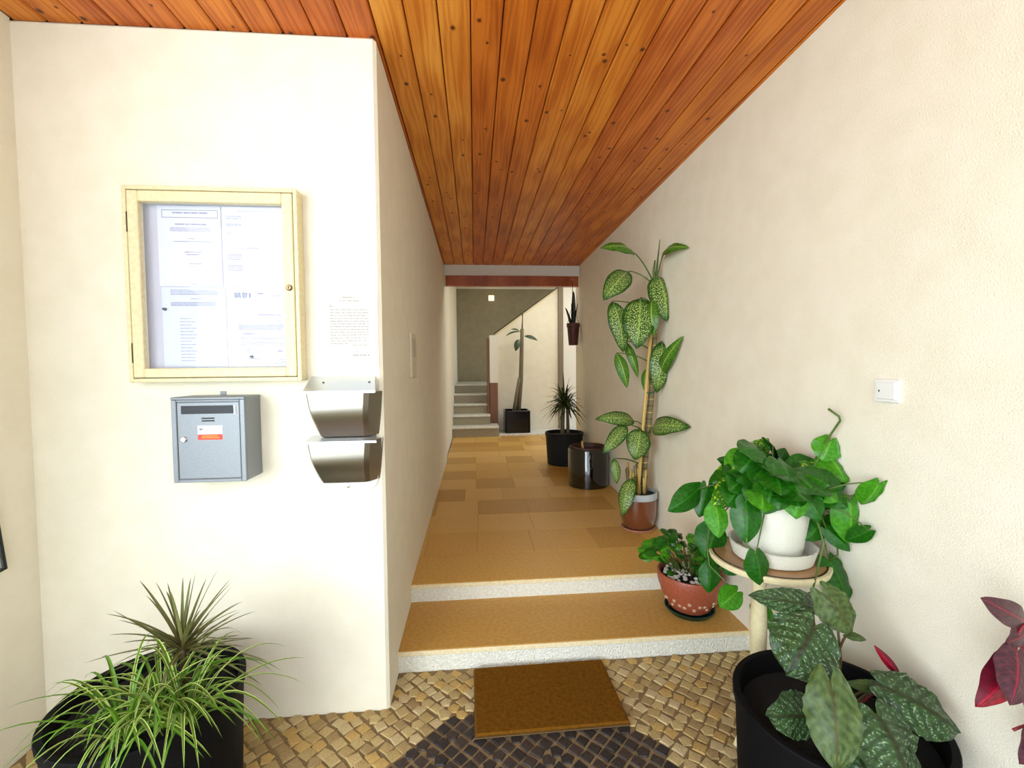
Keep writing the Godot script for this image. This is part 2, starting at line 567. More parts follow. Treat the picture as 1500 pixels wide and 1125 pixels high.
func ink(im: Image, x: int, y: int, w: int, h: int, c: Color, gap := 0.12) -> void:
	# a line of small print: words of uneven length
	var p := x
	w = mini(w, im.get_width() - x - 2)
	while p < x + w:
		var l := rng.randi_range(h * 2, h * 7)
		for xx in range(p, mini(p + l, x + w)):
			for yy in range(y, y + h):
				if rng.randf() < 0.8:
					im.set_pixel(xx, yy, im.get_pixel(xx, yy).lerp(c, rng.randf_range(0.45, 0.95)))
		p += l + maxi(1, int(h * (0.5 + gap)))

func page(size: Vector2i, paper: Color) -> Image:
	var im := Image.create(size.x, size.y, false, Image.FORMAT_RGB8)
	im.fill(Color(paper.r * 0.9, paper.g * 0.9, paper.b * 0.92))
	return im

func print_mat(im: Image, rough := 0.6) -> StandardMaterial3D:
	var m := mat(Color.WHITE, rough, 0.0, 0.3)
	m.albedo_texture = tex(im)
	return m

func sheet_mesh(w: float, h: float, thick := 0.0012) -> ArrayMesh:
	# a sheet of paper or card standing on its lower left corner, facing +z, with the print over its whole face
	var st := begin()
	quad(st, Vector3(0, 0, thick), Vector3(w, 0, thick), Vector3(w, h, thick), Vector3(0, h, thick))
	var e := Vector2(0.01, 0.01)
	quad(st, Vector3(w, 0, 0), Vector3(0, 0, 0), Vector3(0, h, 0), Vector3(w, h, 0), e, e, e, e)
	quad(st, Vector3(0, 0, 0), Vector3(w, 0, 0), Vector3(w, 0, thick), Vector3(0, 0, thick), e, e, e, e)
	quad(st, Vector3(0, h, thick), Vector3(w, h, thick), Vector3(w, h, 0), Vector3(0, h, 0), e, e, e, e)
	quad(st, Vector3(0, 0, 0), Vector3(0, 0, thick), Vector3(0, h, thick), Vector3(0, h, 0), e, e, e, e)
	quad(st, Vector3(w, 0, thick), Vector3(w, 0, 0), Vector3(w, h, 0), Vector3(w, h, thick), e, e, e, e)
	return done(st)

func materials() -> void:
	M.wall = stucco(Color(0.925, 0.898, 0.812), Color(0.942, 0.917, 0.838))
	M.wall_stair = stucco(Color(0.59, 0.55, 0.46), Color(0.62, 0.58, 0.49))  # the cream plaster again, with the stairwell's dimness put into its colour
	M.riser = mottled(Color(0.86, 0.85, 0.79), Color(0.94, 0.93, 0.88), 0.05, 2.0, 0.7, 0.5, 0.09)
	M.lit_stone_edge = mottled(Color(0.86, 0.80, 0.64), Color(0.94, 0.88, 0.72), 0.04, 2.0, 0.45)  # paler than the treads, for light caught along the front bevel
	M.tiles = []
	for c in [[Color(0.80, 0.62, 0.31), Color(0.85, 0.68, 0.37)], [Color(0.74, 0.56, 0.27), Color(0.79, 0.62, 0.33)], [Color(0.83, 0.66, 0.36), Color(0.87, 0.71, 0.42)], [Color(0.71, 0.52, 0.23), Color(0.76, 0.57, 0.27)]]:
		M.tiles.append(mottled(c[0], c[1], 0.03, 2.5, 0.4))
		M.tiles[-1].metallic_specular = 0.35
	M.grout = mat(Color(0.55, 0.45, 0.28), 0.8)
	M.marble = mottled(Color(0.84, 0.84, 0.80), Color(0.93, 0.93, 0.90), 0.02, 1.5, 0.35)
	M.stair = mottled(Color(0.58, 0.54, 0.44), Color(0.68, 0.64, 0.54), 0.04, 2.0, 0.4)
	M.white_paint = mat(Color(0.93, 0.92, 0.88), 0.5)
	M.mortar = mottled(Color(0.46, 0.38, 0.25), Color(0.56, 0.47, 0.32), 0.06, 4.0, 0.95)
	M.cobbles = []
	for c in [Color(0.76, 0.66, 0.43), Color(0.70, 0.59, 0.36), Color(0.79, 0.70, 0.50), Color(0.65, 0.54, 0.34), Color(0.77, 0.63, 0.35)]:
		M.cobbles.append(mottled(c.darkened(0.08), c.lightened(0.08), 0.05, 4.0, 0.75, 0.2, 0.1))
	M.dark_cobbles = []
	for c in [Color(0.17, 0.13, 0.11), Color(0.21, 0.16, 0.13), Color(0.14, 0.11, 0.10)]:
		M.dark_cobbles.append(mottled(c.darkened(0.1), c.lightened(0.06), 0.05, 4.0, 0.6, 0.2, 0.1))
	M.boards = []
	var tones := [[Color(0.90, 0.56, 0.20), Color(0.74, 0.38, 0.10)], [Color(0.84, 0.47, 0.15), Color(0.66, 0.31, 0.07)], [Color(0.93, 0.62, 0.25), Color(0.79, 0.44, 0.13)], [Color(0.80, 0.42, 0.13), Color(0.62, 0.27, 0.06)], [Color(0.88, 0.52, 0.18), Color(0.70, 0.34, 0.09)], [Color(0.86, 0.49, 0.20), Color(0.67, 0.31, 0.10)]]
	for i in tones.size():
		var m := mat(Color.WHITE, 0.42, 0.0, 0.38)
		m.albedo_texture = wood_texture(11 + i * 7, tones[i][0], tones[i][1], 5)
		m.uv1_scale = Vector3(1, 0.42, 1)
		M.boards.append(m)
	M.beam = mat(Color.WHITE, 0.35)
	M.beam.albedo_texture = wood_texture(101, Color(0.72, 0.38, 0.18), Color(0.56, 0.25, 0.10), 0, 64, 512)
	M.beam.uv1_triplanar = true
	M.beam.uv1_world_triplanar = true
	M.beam.uv1_scale = Vector3.ONE * 2.0
	M.newel = mat(Color(0.50, 0.32, 0.20), 0.35)
	M.cream = mottled(Color(0.86, 0.80, 0.62), Color(0.91, 0.86, 0.69), 0.03, 3.0, 0.5)
	M.gap = mat(Color(0.20, 0.16, 0.10), 0.9)
	M.glass = mat(Color(0.95, 0.97, 1.0, 0.06), 0.02, 0.0, 0.2)
	M.glass.transparency = BaseMaterial3D.TRANSPARENCY_ALPHA
	M.brass = mat(Color(0.50, 0.42, 0.30), 0.35, 0.9)
	M.chrome = mat(Color(0.85, 0.85, 0.84), 0.2, 1.0)
	M.mailbox = mottled(Color(0.51, 0.53, 0.55), Color(0.54, 0.56, 0.58), 0.05, 4.0, 0.45)
	M.mailbox.metallic = 0.35
	M.black = mat(Color(0.03, 0.03, 0.035), 0.5)
	M.slot = mat(Color(0.06, 0.07, 0.11), 0.5)
	M.steel = mat(Color(0.62, 0.60, 0.56), 0.34, 1.0)
	M.steel.heightmap_enabled = true
	M.steel.heightmap_texture = noise_tex(0.2, 256)
	M.steel.heightmap_scale = 0.01
	M.lid = mat(Color(0.80, 0.83, 0.85), 0.3, 0.75)
	M.white_plastic = mat(Color(0.92, 0.92, 0.90), 0.4)
	M.mat_fibre = mottled(Color(0.42, 0.27, 0.07), Color(0.50, 0.33, 0.10), 0.03, 3.0, 1.0, 0.5, 0.3)
	M.mat_fibre.metallic_specular = 0.1
	M.soil = mottled(Color(0.07, 0.05, 0.035), Color(0.18, 0.13, 0.09), 0.1, 6.0, 1.0, 2.0, 0.1)
	M.pot_black = mat(Color(0.05, 0.045, 0.05), 0.7, 0.0, 0.25)
	M.pot_grey = mat(Color(0.12, 0.13, 0.135), 0.6, 0.0, 0.3)
	M.pot_gloss = mat(Color(0.008, 0.008, 0.011), 0.08)
	M.pot_gloss.clearcoat_enabled = true
	M.pot_gloss.clearcoat = 1.0
	M.pot_gloss.clearcoat_roughness = 0.05
	M.pot_square = mat(Color(0.012, 0.012, 0.022), 0.2)
	M.pot_brown = mat(Color(0.44, 0.24, 0.15), 0.08, 0.0, 0.6)
	M.pot_brown.clearcoat_enabled = true
	M.pot_brown.clearcoat = 1.0
	M.pot_brown.clearcoat_roughness = 0.04
	M.glaze_pale = mat(Color(0.72, 0.76, 0.78), 0.12)
	M.glaze_pale.clearcoat_enabled = true
	M.saucer_pink = mat(Color(0.72, 0.50, 0.40), 0.35)
	M.pot_white = mottled(Color(0.88, 0.87, 0.80), Color(0.93, 0.92, 0.86), 0.1, 5.0, 0.6, 0.25, 0.15)
	M.pot_red_brown = mat(Color(0.30, 0.13, 0.09), 0.5)
	M.terracotta = mottled(Color(0.58, 0.27, 0.17), Color(0.68, 0.38, 0.28), 0.04, 4.0, 0.45)
	M.painted = mat(Color(0.78, 0.66, 0.54), 0.55)
	M.green_saucer = mat(Color(0.03, 0.16, 0.12), 0.25)
	M.stand_top = mat(Color(0.66, 0.50, 0.33), 0.3)
	M.stand_line = mat(Color(0.20, 0.12, 0.06), 0.4)
	M.pebble = mat(Color(0.86, 0.83, 0.78), 0.6)
	M.bamboo = mottled(Color(0.76, 0.62, 0.32), Color(0.86, 0.74, 0.44), 0.05, 6.0, 0.5)
	M.cane = mottled(Color(0.30, 0.25, 0.14), Color(0.74, 0.70, 0.52), 0.06, 8.0, 0.6, 0.3, 0.1)
	M.trunk = mottled(Color(0.34, 0.31, 0.24), Color(0.62, 0.58, 0.48), 0.07, 6.0, 0.8, 0.5, 0.1)
	M.petiole = mat(Color(0.30, 0.40, 0.13), 0.45)
	M.petiole_brown = mat(Color(0.34, 0.27, 0.13), 0.5)
	M.petiole_red = mat(Color(0.55, 0.13, 0.18), 0.5)
	M.wire = mat(Color(0.10, 0.09, 0.08), 0.4, 0.6)
	M.dumb_cane = leaf_mat("dumb_cane", 0.4)
	M.dumb_cane_plain = leaf_mat("dumb_cane_plain", 0.35)
	M.ivy = leaf_mat("ivy", 0.33)
	M.ivy_light = leaf_mat("ivy_light", 0.35)
	M.ivy_gold = leaf_mat("ivy_gold", 0.35)
	M.begonia = leaf_mat("begonia", 0.35, 0.35)
	M.begonia_olive = leaf_mat("begonia_olive", 0.42, 0.2)
	M.bloodleaf = leaf_mat("bloodleaf", 0.4)
	M.bloodleaf_red = leaf_mat("bloodleaf_red", 0.4)
	M.spider = leaf_mat("spider", 0.42)
	M.spider_green = leaf_mat("spider_green", 0.42)
	M.rosette = leaf_mat("rosette", 0.5)
	M.yucca_leaf = mat(Color(0.22, 0.27, 0.10), 0.5, 0.0, 0.3)
	M.yucca_leaf.cull_mode = BaseMaterial3D.CULL_DISABLED
	M.snake_leaf = mat(Color(0.05, 0.08, 0.05), 0.4)
	M.snake_leaf.cull_mode = BaseMaterial3D.CULL_DISABLED
	M.cane_leaf = mat(Color(0.24, 0.31, 0.22), 0.45)
	M.cane_leaf.cull_mode = BaseMaterial3D.CULL_DISABLED

# ------------------------------------------------------------------ the scene
func _ready() -> void:
	rng.seed = 20240611
	noise.seed = 3
	# --- camera
	var cam := Camera3D.new()
	cam.name = "camera"
	add_child(cam)
	cam.transform = Transform3D(Basis(Vector3(0.99643489, -0.00943134, 0.0838365), Vector3(0.01281945, 0.99911875, -0.03996731), Vector3(-0.08338568, 0.04089956, 0.99567769)), Vector3(0, 1.3546, 0))
	cam.keep_aspect = Camera3D.KEEP_HEIGHT
	cam.fov = 81.319
	cam.near = 0.03
	cam.current = true
	# --- sky and exposure: a bright day outside the porch, behind the camera
	var we := WorldEnvironment.new()
	we.name = "world"
	var env := Environment.new()
	var sky := Sky.new()
	var sm := ProceduralSkyMaterial.new()
	sm.sky_top_color = Color(0.62, 0.76, 0.95)
	sm.sky_horizon_color = Color(0.97, 0.97, 0.95)
	sm.ground_horizon_color = Color(0.80, 0.78, 0.72)
	sm.ground_bottom_color = Color(0.60, 0.58, 0.52)
	sm.sky_energy_multiplier = 1.0
	sky.sky_material = sm
	env.background_mode = Environment.BG_SKY
	env.background_energy_multiplier = 2.75
	env.sky = sky
	env.tonemap_mode = Environment.TONE_MAPPER_LINEAR
	env.tonemap_exposure = 1.06
	env.sdfgi_enabled = true
	env.ssao_enabled = true
	env.ssil_enabled = true
	we.environment = env
	add_child(we)
	# --- the sun stands high behind the building and lights the street in front of the porch
	var sun := DirectionalLight3D.new()
	sun.name = "sun"
	add_child(sun)
	sun.look_at_from_position(Vector3.ZERO, Vector3(-0.12, -1.0, 0.66), Vector3.UP)
	sun.light_color = Color(0.96, 0.99, 1.0)
	sun.light_energy = 3.2
	sun.light_angular_distance = 0.6
	sun.shadow_enabled = true
	# --- fill light added over the stair hall, below a glowing panel out of view
	var hall_fill := AreaLight3D.new()
	hall_fill.name = "added_hall_light"
	add_child(hall_fill)
	hall_fill.area_size = Vector2(1.2, 1.2)
	hall_fill.light_energy = 2.5
	hall_fill.light_color = Color(1.0, 0.99, 0.96)
	hall_fill.area_range = 14.0
	hall_fill.area_attenuation = 2.0
	hall_fill.shadow_enabled = true
	hall_fill.look_at_from_position(Vector3(1.45, 2.99, -6.6), Vector3(1.45, 0.0, -6.6), Vector3.BACK)
	# --- daylight from the open left side of the porch, beside the camera
	var side := AreaLight3D.new()
	side.name = "porch_daylight"
	add_child(side)
	side.area_size = Vector2(2.6, 2.4)
	side.light_energy = 13.0
	side.light_color = Color(0.94, 0.985, 1.0)
	side.area_range = 20.0
	side.area_attenuation = 2.0
	side.shadow_enabled = true
	side.look_at_from_position(Vector3(-2.5, 1.6, 1.7), Vector3(1.2, 1.2, -2.6), Vector3.UP)

	materials()
	build_shell()
	build_ceiling()
	build_steps_and_floor()
	build_pavement()
	build_hall()
	build_wall_things()
	build_left_planter()
	build_dumb_cane()
	build_corridor_pots()
	build_hanging_plant()
	build_terracotta_pot()
	build_stand_and_ivy()
	build_begonia()
	build_bloodleaf()

# a wall slab from a to b on the ground line, its visible face on the line, thickness to the right of the walk a -> b
func slab(a: Vector2, b: Vector2, y0: float, y1: float, thick: float) -> ArrayMesh:
	var d := (b - a).normalized()
	var n := Vector2(-d.y, d.x) * thick
	var o := [Vector3(a.x, y0, a.y), Vector3(b.x, y0, b.y), Vector3(b.x + n.x, y0, b.y + n.y), Vector3(a.x + n.x, y0, a.y + n.y)]
	var area := 0.0
	for i in 4:
		var p: Vector3 = o[i]
		var q: Vector3 = o[(i + 1) % 4]
		area += p.x * q.z - q.x * p.z
	if area > 0.0:
		o.reverse()
	var st := begin()
	prism(st, o, Vector3(0, y1 - y0, 0))
	return done(st)

func build_shell() -> void:
	struct("wall_right", slab(Vector2(wall_x(1.0), 1.0), Vector2(wall_x(HALL_Z), HALL_Z), -0.1, CEIL_Y, 0.18), M.wall, "long right wall of cream rough plaster along porch and corridor", "wall")
	struct("wall_left", slab(Vector2(PORCH_X, FRONT_Z), Vector2(PORCH_X, -0.72), -0.1, CEIL_Y, 0.18), M.wall, "narrow strip of plaster wall at the porch's left end", "wall")
	# the corner block: its front carries the notice board, its right side lines the corridor
	var st := begin()
	box(st, Vector3(PORCH_X - 0.18, -0.1, HALL_Z + 0.001), Vector3(CORNER_X, CEIL_Y, FRONT_Z), 0.012)
	struct("wall_front", done(st), M.wall, "cream plaster wall block with notice board and letterboxes at its corner", "wall")

func build_ceiling() -> void:
	var st := begin()
	box(st, Vector3(PORCH_X - 0.2, CEIL_Y + 0.022, HALL_Z - 0.2), Vector3(1.52, CEIL_Y + 0.3, PORCH_END + 0.02), 0.01)
	var ceil := struct("ceiling", done(st), M.gap, "varnished pine board ceiling over porch and corridor", "ceiling")
	var pitch := 0.1148
	var x := PORCH_X
	var i := 0
	while x < 1.34:
		var x1 := minf(x + pitch, 1.37)
		# a board ends at the notice board wall or runs on through the corridor
		var z1 := HALL_Z + 0.02 if x1 > CORNER_X + 0.004 else FRONT_Z - 0.01
		var b := begin()
		var w := (x1 - x) - 0.004
		var e := 0.005
		var y0 := CEIL_Y + 0.0
		var y1 := CEIL_Y + 0.024
		var prof := [Vector2(0, y1), Vector2(0, y0 + e), Vector2(e, y0), Vector2(w - e, y0), Vector2(w, y0 + e), Vector2(w, y1)]
		var off := rng.randf() * 3.0
		var flip := rng.randf() < 0.5
		for k in 5:
			var p: Vector2 = prof[k]
			var q: Vector2 = prof[k + 1]
			var up := p.x / w
			var uq := q.x / w
			if flip:
				up = 1.0 - up
				uq = 1.0 - uq
			var za := PORCH_END
			quad(b, Vector3(x + p.x, p.y, za), Vector3(x + p.x, p.y, z1), Vector3(x + q.x, q.y, z1), Vector3(x + q.x, q.y, za), Vector2(up, za + off), Vector2(up, z1 + off), Vector2(uq, z1 + off), Vector2(uq, za + off))
		quad(b, Vector3(x, y1, PORCH_END), Vector3(x, y0, PORCH_END), Vector3(x + w, y0, PORCH_END), Vector3(x + w, y1, PORCH_END))
		part("ceiling_board", done(b), M.boards[(i * 5 + (i / 3) * 2 + (i * i) % 3) % M.boards.size()], ceil)
		x += pitch
		i += 1

func build_steps_and_floor() -> void:
	var xl := CORNER_X - 0.01
	# the rough white risers and body of the two steps
	var st := begin()
	box(st, Vector3(xl, -0.05, STEP2_Z - 0.3), Vector3(wall_x(STEP1_Z) + 0.01, STEP_Y - 0.022, STEP1_Z + 0.0), 0.003)
	var s1 := struct("step_1", done(st), M.riser, "lower step with rough white riser and honey stone tread", "step")
	st = begin()
	box(st, Vector3(xl, -0.002, STEP1_Z + 0.001), Vector3(wall_x(STEP1_Z), STEP_Y - 0.022, STEP1_Z + 0.004), 0.001)
	var tread := begin()
	box(tread, Vector3(xl, STEP_Y - 0.02, STEP2_Z - 0.01), Vector3(wall_x(STEP1_Z) + 0.008, STEP_Y, STEP1_Z - 0.002), 0.003)
	part("tread_slab", done(tread), M.tiles[1], s1)
	var nose := begin()
	box(nose, Vector3(xl, STEP_Y - 0.022, STEP1_Z - 0.002), Vector3(wall_x(STEP1_Z) + 0.008, STEP_Y - 0.001, STEP1_Z + 0.006), 0.003)
	part("nosing", done(nose), M.lit_stone_edge, s1)

	st = begin()
	box(st, Vector3(xl, 0.0, HALL_Z - 2.4), Vector3(wall_x(HALL_Z) + 0.02, UP_Y - 0.022, STEP2_Z), 0.003)
	box(st, Vector3(wall_x(HALL_Z) - 0.02, 0.0, HALL_Z - 2.4), Vector3(3.6, UP_Y - 0.022, HALL_Z + 0.02), 0.003)
	var fl := struct("floor", done(st), M.riser, "raised corridor floor of polished honey stone tiles", "floor")
	tread = begin()
	box(tread, Vector3(xl, UP_Y - 0.02, STEP2_Z - 0.36), Vector3(wall_x(STEP2_Z) + 0.008, UP_Y, STEP2_Z - 0.002), 0.003)
	part("tread_slab", done(tread), M.tiles[0], fl)
	nose = begin()
	box(nose, Vector3(xl, UP_Y - 0.022, STEP2_Z - 0.002), Vector3(wall_x(STEP2_Z) + 0.008, UP_Y - 0.001, STEP2_Z + 0.006), 0.003)
	part("nosing", done(nose), M.lit_stone_edge, fl)
	var g := begin()
	box(g, Vector3(xl, UP_Y - 0.021, HALL_Z - 2.4), Vector3(wall_x(HALL_Z) + 0.01, UP_Y - 0.0025, STEP2_Z - 0.361), 0.001)
	box(g, Vector3(wall_x(HALL_Z) + 0.0, UP_Y - 0.021, HALL_Z - 2.4), Vector3(3.6, UP_Y - 0.0025, HALL_Z - 0.0), 0.001)
	part("joint_bed", done(g), M.grout, fl)
	# tiles in rows, each row broken at its own places
	var z := STEP2_Z - 0.362
	var row := 0
	while z > HALL_Z - 2.35:
		var z1 := z - 0.37
		var x := xl - (0.36 if row % 2 == 0 else 0.05) + rng.randf_range(-0.05, 0.05)
		var end := wall_x(HALL_Z) - 0.005 if z1 > HALL_Z else 3.5
		end = minf(end, wall_x(z)) if z1 > HALL_Z else end
		while x < end:
			var w := rng.randf_range(0.33, 0.42)
			var a := maxf(x, xl)
			var b := minf(x + w, end)
			if b - a > 0.03:
				var t := begin()
				box(t, Vector3(a + 0.0008, UP_Y - 0.02, z1 + 0.0008), Vector3(b - 0.0008, UP_Y - rng.randf() * 0.0006, z - 0.0008), 0.0012)
				var pick := rng.randf()
				part("floor_tile", done(t), M.tiles[3 if pick < 0.16 else 0 if pick < 0.5 else 1 if pick < 0.75 else 2], fl)
			x += w
		z = z1
		row += 1

	# coir doormat lying at the foot of the steps
	var cm := thing("doormat", "plain brown coir doormat lying before the lower step", "doormat", Vector3(0.27, 0.0, -1.755))
	var mm := begin()
	box(mm, Vector3(-0.285, 0.007, -0.18), Vector3(0.29, 0.021, 0.18), 0.005)
	var pile := part("fibre_pile", done(mm), M.mat_fibre, cm)
	pile.rotation.y = 0.012
	mm = begin()
	box(mm, Vector3(-0.288, 0.004, -0.183), Vector3(0.293, 0.009, 0.183), 0.002)
	var back := part("rubber_backing", done(mm), mat(Color(0.38, 0.28, 0.14), 0.9), cm)
	back.rotation.y = 0.012

func build_pavement() -> void:
	var st := begin()
	box(st, Vector3(-4.0, -0.3, STEP1_Z - 0.05), Vector3(4.0, -0.0035, 5.0), 0.005)
	var pv := struct("pavement", done(st), M.mortar, "mosaic pavement of small cream cobbles with a dark arch", "pavement")
	# the street beyond the porch
	st = begin()
	box(st, Vector3(-16, -0.4, 1.2), Vector3(16, 0.001, 20), 0.003)
	struct("street", done(st), mat(Color(0.74, 0.735, 0.715), 0.9), "pale paved street beyond the porch", "street")
	# the sunlit house across the street, which throws daylight back into the porch
	st = begin()
	box(st, Vector3(-13, -0.2, 7.5), Vector3(13, 8.5, 9.0), 0.02)
	struct("wall_street", done(st), mat(Color(0.93, 0.92, 0.90), 0.9), "sunlit pale house wall across the street", "wall")
	# a handful of stone shapes: split cubes with rounded tops
	var shapes := []
	for k in 8:
		var s := begin()
		var lo := []
		var hi := []
		var n := 4 if k % 4 else 5
		for i in n:
			var a := TAU * (i + 0.5) / n + rng.randf_range(-0.16, 0.16)
			var r := 0.0318 * rng.randf_range(0.94, 1.05) * (1.0 if n == 4 else 0.93)
			lo.append(Vector3(cos(a) * r, -0.02, -sin(a) * r))
			hi.append(Vector3(cos(a) * r * 0.86, 0.0015 + rng.randf() * 0.0015, -sin(a) * r * 0.86))
		var mid := []
		for i in n:
			mid.append(Vector3(lo[i].x, -0.0025, lo[i].z))
		for i in n:
			var j := (i + 1) % n
			quad(s, lo[i], lo[j], mid[j], mid[i])
			quad(s, mid[i], mid[j], hi[j], hi[i])
			tri(s, hi[i], hi[j], Vector3(0, 0.0035, 0))
		shapes.append(done(s))
	var pale := []
	var dark := []
	var c := Vector2(0.17, -1.2)
	var pitch := 0.0475
	# the dark disc: straight diagonal courses; the pale field: looser
	for i in range(-70, 70):
		for j in range(-70, 70):
			var p := Vector2(i, j).rotated(PI / 4.0) * pitch + Vector2(0.17, -1.2)
			var d := p.distance_to(c)
			if p.y < STEP1_Z + 0.014 or p.y > 0.9 or p.x < PORCH_X + 0.02 or p.x > wall_x(p.y) - 0.02:
				continue
			if p.y < FRONT_Z + 0.012 and p.x < CORNER_X + 0.012:
				continue
			if d < 0.545:
				dark.append([p, 0.9, PI / 4.0 + rng.randf_range(-0.09, 0.09)])
			else:
				p += Vector2(rng.randf_range(-0.004, 0.004), rng.randf_range(-0.004, 0.004))
				pale.append([p, rng.randf_range(0.86, 1.0), PI / 4.0 + rng.randf_range(-0.22, 0.22)])
	pale.sort_custom(func(a, b): return in_sight(a[0]) > in_sight(b[0]))
	dark.sort_custom(func(a, b): return in_sight(a[0]) > in_sight(b[0]))
	for kind in [["cobblestone", pale, M.cobbles], ["dark_cobblestone", dark, M.dark_cobbles]]:
		var list: Array = kind[1]
		for i in mini(list.size(), 298):
			part(kind[0], shapes[rng.randi() % shapes.size()], kind[2][rng.randi() % kind[2].size()], pv, cobble_at(list[i]))
		if list.size() > 298:
			var mmesh := MultiMesh.new()
			mmesh.transform_format = MultiMesh.TRANSFORM_3D
			mmesh.mesh = shapes[1]
			mmesh.instance_count = list.size() - 298
			for i in range(298, list.size()):
				mmesh.set_instance_transform(i - 298, cobble_at(list[i]))
			var mi := MultiMeshInstance3D.new()
			mi.name = kind[0] + "s_out_of_sight"
			mi.name = "remaining_" + kind[0]
			mi.multimesh = mmesh
			mi.material_override = kind[2][0]
			mi.set_meta("kind", "stuff")
			pv.add_child(mi, true)

func in_sight(p: Vector2) -> float:
	# larger for stones that show: before the steps and not under a pot
	return -absf(p.y + 1.75) * 2.0 - maxf(0.0, absf(p.x - 0.1) - 0.85) * 3.0

func cobble_at(e: Array) -> Transform3D:
	var b := Basis(Vector3.UP, e[2]).scaled(Vector3(e[1], 1, e[1]))
	b = Basis(Vector3(1, 0, 0), rng.randf_range(-0.02, 0.02)) * b
	return Transform3D(b, Vector3(e[0].x, rng.randf_range(-0.003, 0.001), e[0].y))

func build_hall() -> void:
	# the stair hall behind the corridor: open to the right, where a glazed door lets in daylight
	var top := 3.05
	struct("wall_hall_left", slab(Vector2(-0.375, -10.0), Vector2(-0.375, HALL_Z), 0.0, top, 0.15), M.wall, "left wall of the stair hall beyond the corridor", "wall")
	struct("wall_back", slab(Vector2(3.6, -9.95), Vector2(-0.8, -9.95), 0.0, top, 0.15), M.wall_stair, "plaster wall behind the stairs, its shade put into a darker colour", "wall")
	struct("wall_hall_front", slab(Vector2(1.32, HALL_Z + 0.001), Vector2(3.6, HALL_Z + 0.001), 0.0, top, -0.18), M.wall, "hall side of the wall right of the corridor mouth", "wall")
	struct("ceiling_hall", box_mesh(Vector3(-0.8, top, -10.2), Vector3(3.7, top + 0.2, HALL_Z + 0.1), 0.005), M.white_paint, "white ceiling of the stair hall", "ceiling")
	var opal := mat(Color(0.9, 0.9, 0.88), 0.5)  # glowing panel added out of view to brighten hall and corridor
	opal.emission_enabled = true
	opal.emission = Color(1.0, 0.99, 0.96)
	opal.emission_energy_multiplier = 0.8
	var rl := thing("added_light_panel", "square glowing panel added out of view to light the stair hall", "added_light_panel", Vector3(1.45, 3.0, -6.6))
	part("opal_panel", box_mesh(Vector3(-0.6, 0.0, -0.6), Vector3(0.6, 0.03, 0.6), 0.004), opal, rl)
	var rf := begin()
	for sx in [-1.0, 1.0]:
		box(rf, Vector3(sx * 0.62 - 0.02, -0.005, -0.64), Vector3(sx * 0.62 + 0.02, 0.05, 0.64), 0.004)
		box(rf, Vector3(-0.5998, -0.005, sx * 0.62 - 0.02), Vector3(0.5998, 0.05, sx * 0.62 + 0.02), 0.004)
	part("frame", done(rf), M.white_paint, rl)
	# right end with a door opening
	var st := begin()
	box(st, Vector3(3.45, 0.0, -7.95), Vector3(3.63, top, -7.75), 0.004)
	box(st, Vector3(3.45, 0.0, -5.75), Vector3(3.63, top, HALL_Z + 0.1), 0.004)
	box(st, Vector3(3.45, 2.6, -7.75), Vector3(3.63, top, -5.75), 0.004)
	struct("wall_hall_right", done(st), M.wall, "right end wall of the stair hall around a glazed door", "wall")
	var fr := begin()
	box(fr, Vector3(3.5, UP_Y, -7.75), Vector3(3.56, 2.6, -7.68), 0.004)
	box(fr, Vector3(3.5, UP_Y, -5.82), Vector3(3.56, 2.6, -5.75), 0.004)
	box(fr, Vector3(3.5, UP_Y, -6.79), Vector3(3.56, 2.6, -6.71), 0.004)
	box(fr, Vector3(3.5, 2.53, -7.68), Vector3(3.56, 2.6, -5.82), 0.004)
	var dr := struct("door_1", done(fr), M.newel, "glazed double door at the hall's right end", "door")
	part("pane", box_mesh(Vector3(3.525, UP_Y, -7.68), Vector3(3.531, 2.53, -6.79), 0.001), M.glass, dr)
	part("pane", box_mesh(Vector3(3.525, UP_Y, -6.71), Vector3(3.531, 2.53, -5.82), 0.001), M.glass, dr)

	# white lintel and wooden beam across the end of the corridor
	struct("trim_1", box_mesh(Vector3(CORNER_X, 2.448, HALL_Z - 0.02), Vector3(wall_x(HALL_Z), CEIL_Y + 0.03, HALL_Z + 0.04), 0.004), M.white_paint, "white lintel band above the wooden beam", "lintel")
	var bm := thing("beam", "reddish brown wooden beam spanning the corridor end below white lintel", "beam", Vector3(0.48, 2.33, HALL_Z))
	bm.set_meta("kind", "structure")
	part("timber", box_mesh(Vector3(-0.828, 0.0, -0.02), Vector3(0.832, 0.125, 0.06), 0.004), M.beam, bm)
	for s in [-0.835, 0.815]:
		part("end_bracket", box_mesh(Vector3(s, -0.005, 0.03), Vector3(s + 0.02, 0.128, 0.075), 0.003), M.cream, bm)

	# first flight: five steps going away from the corridor
	var stairs := thing("staircase", "short flight of grey stone steps at the end of the corridor", "stairs", Vector3(-0.1, UP_Y, -7.35))
	stairs.set_meta("kind", "structure")
	for i in 5:
		var x1 := 0.49 if i == 0 else 0.36
		part("riser", box_mesh(Vector3(-0.36 - 0.15, 0.165 * i, -0.28 * i - 0.45), Vector3(x1, 0.165 * (i + 1) - 0.03, -0.28 * i), 0.002), M.stair, stairs)
		part("tread", box_mesh(Vector3(-0.36 - 0.15, 0.165 * (i + 1) - 0.03, -0.28 * i - 0.45 if i < 4 else -2.6), Vector3(x1 + 0.005, 0.165 * (i + 1), -0.28 * i + 0.025), 0.008), M.marble, stairs)

	# the side wall of the upper flight, with a sloping handrail
	var ow := [Vector3(0.40, 0, -7.9), Vector3(1.50, 0, -7.9), Vector3(1.50, 2.69, -7.9), Vector3(0.40, 1.90, -7.9)]
	st = begin()
	var lifted := []
	for p in ow:
		lifted.append(p - Vector3(0, 0, 0.12))
	prism(st, lifted, Vector3(0, 0, 0.12))
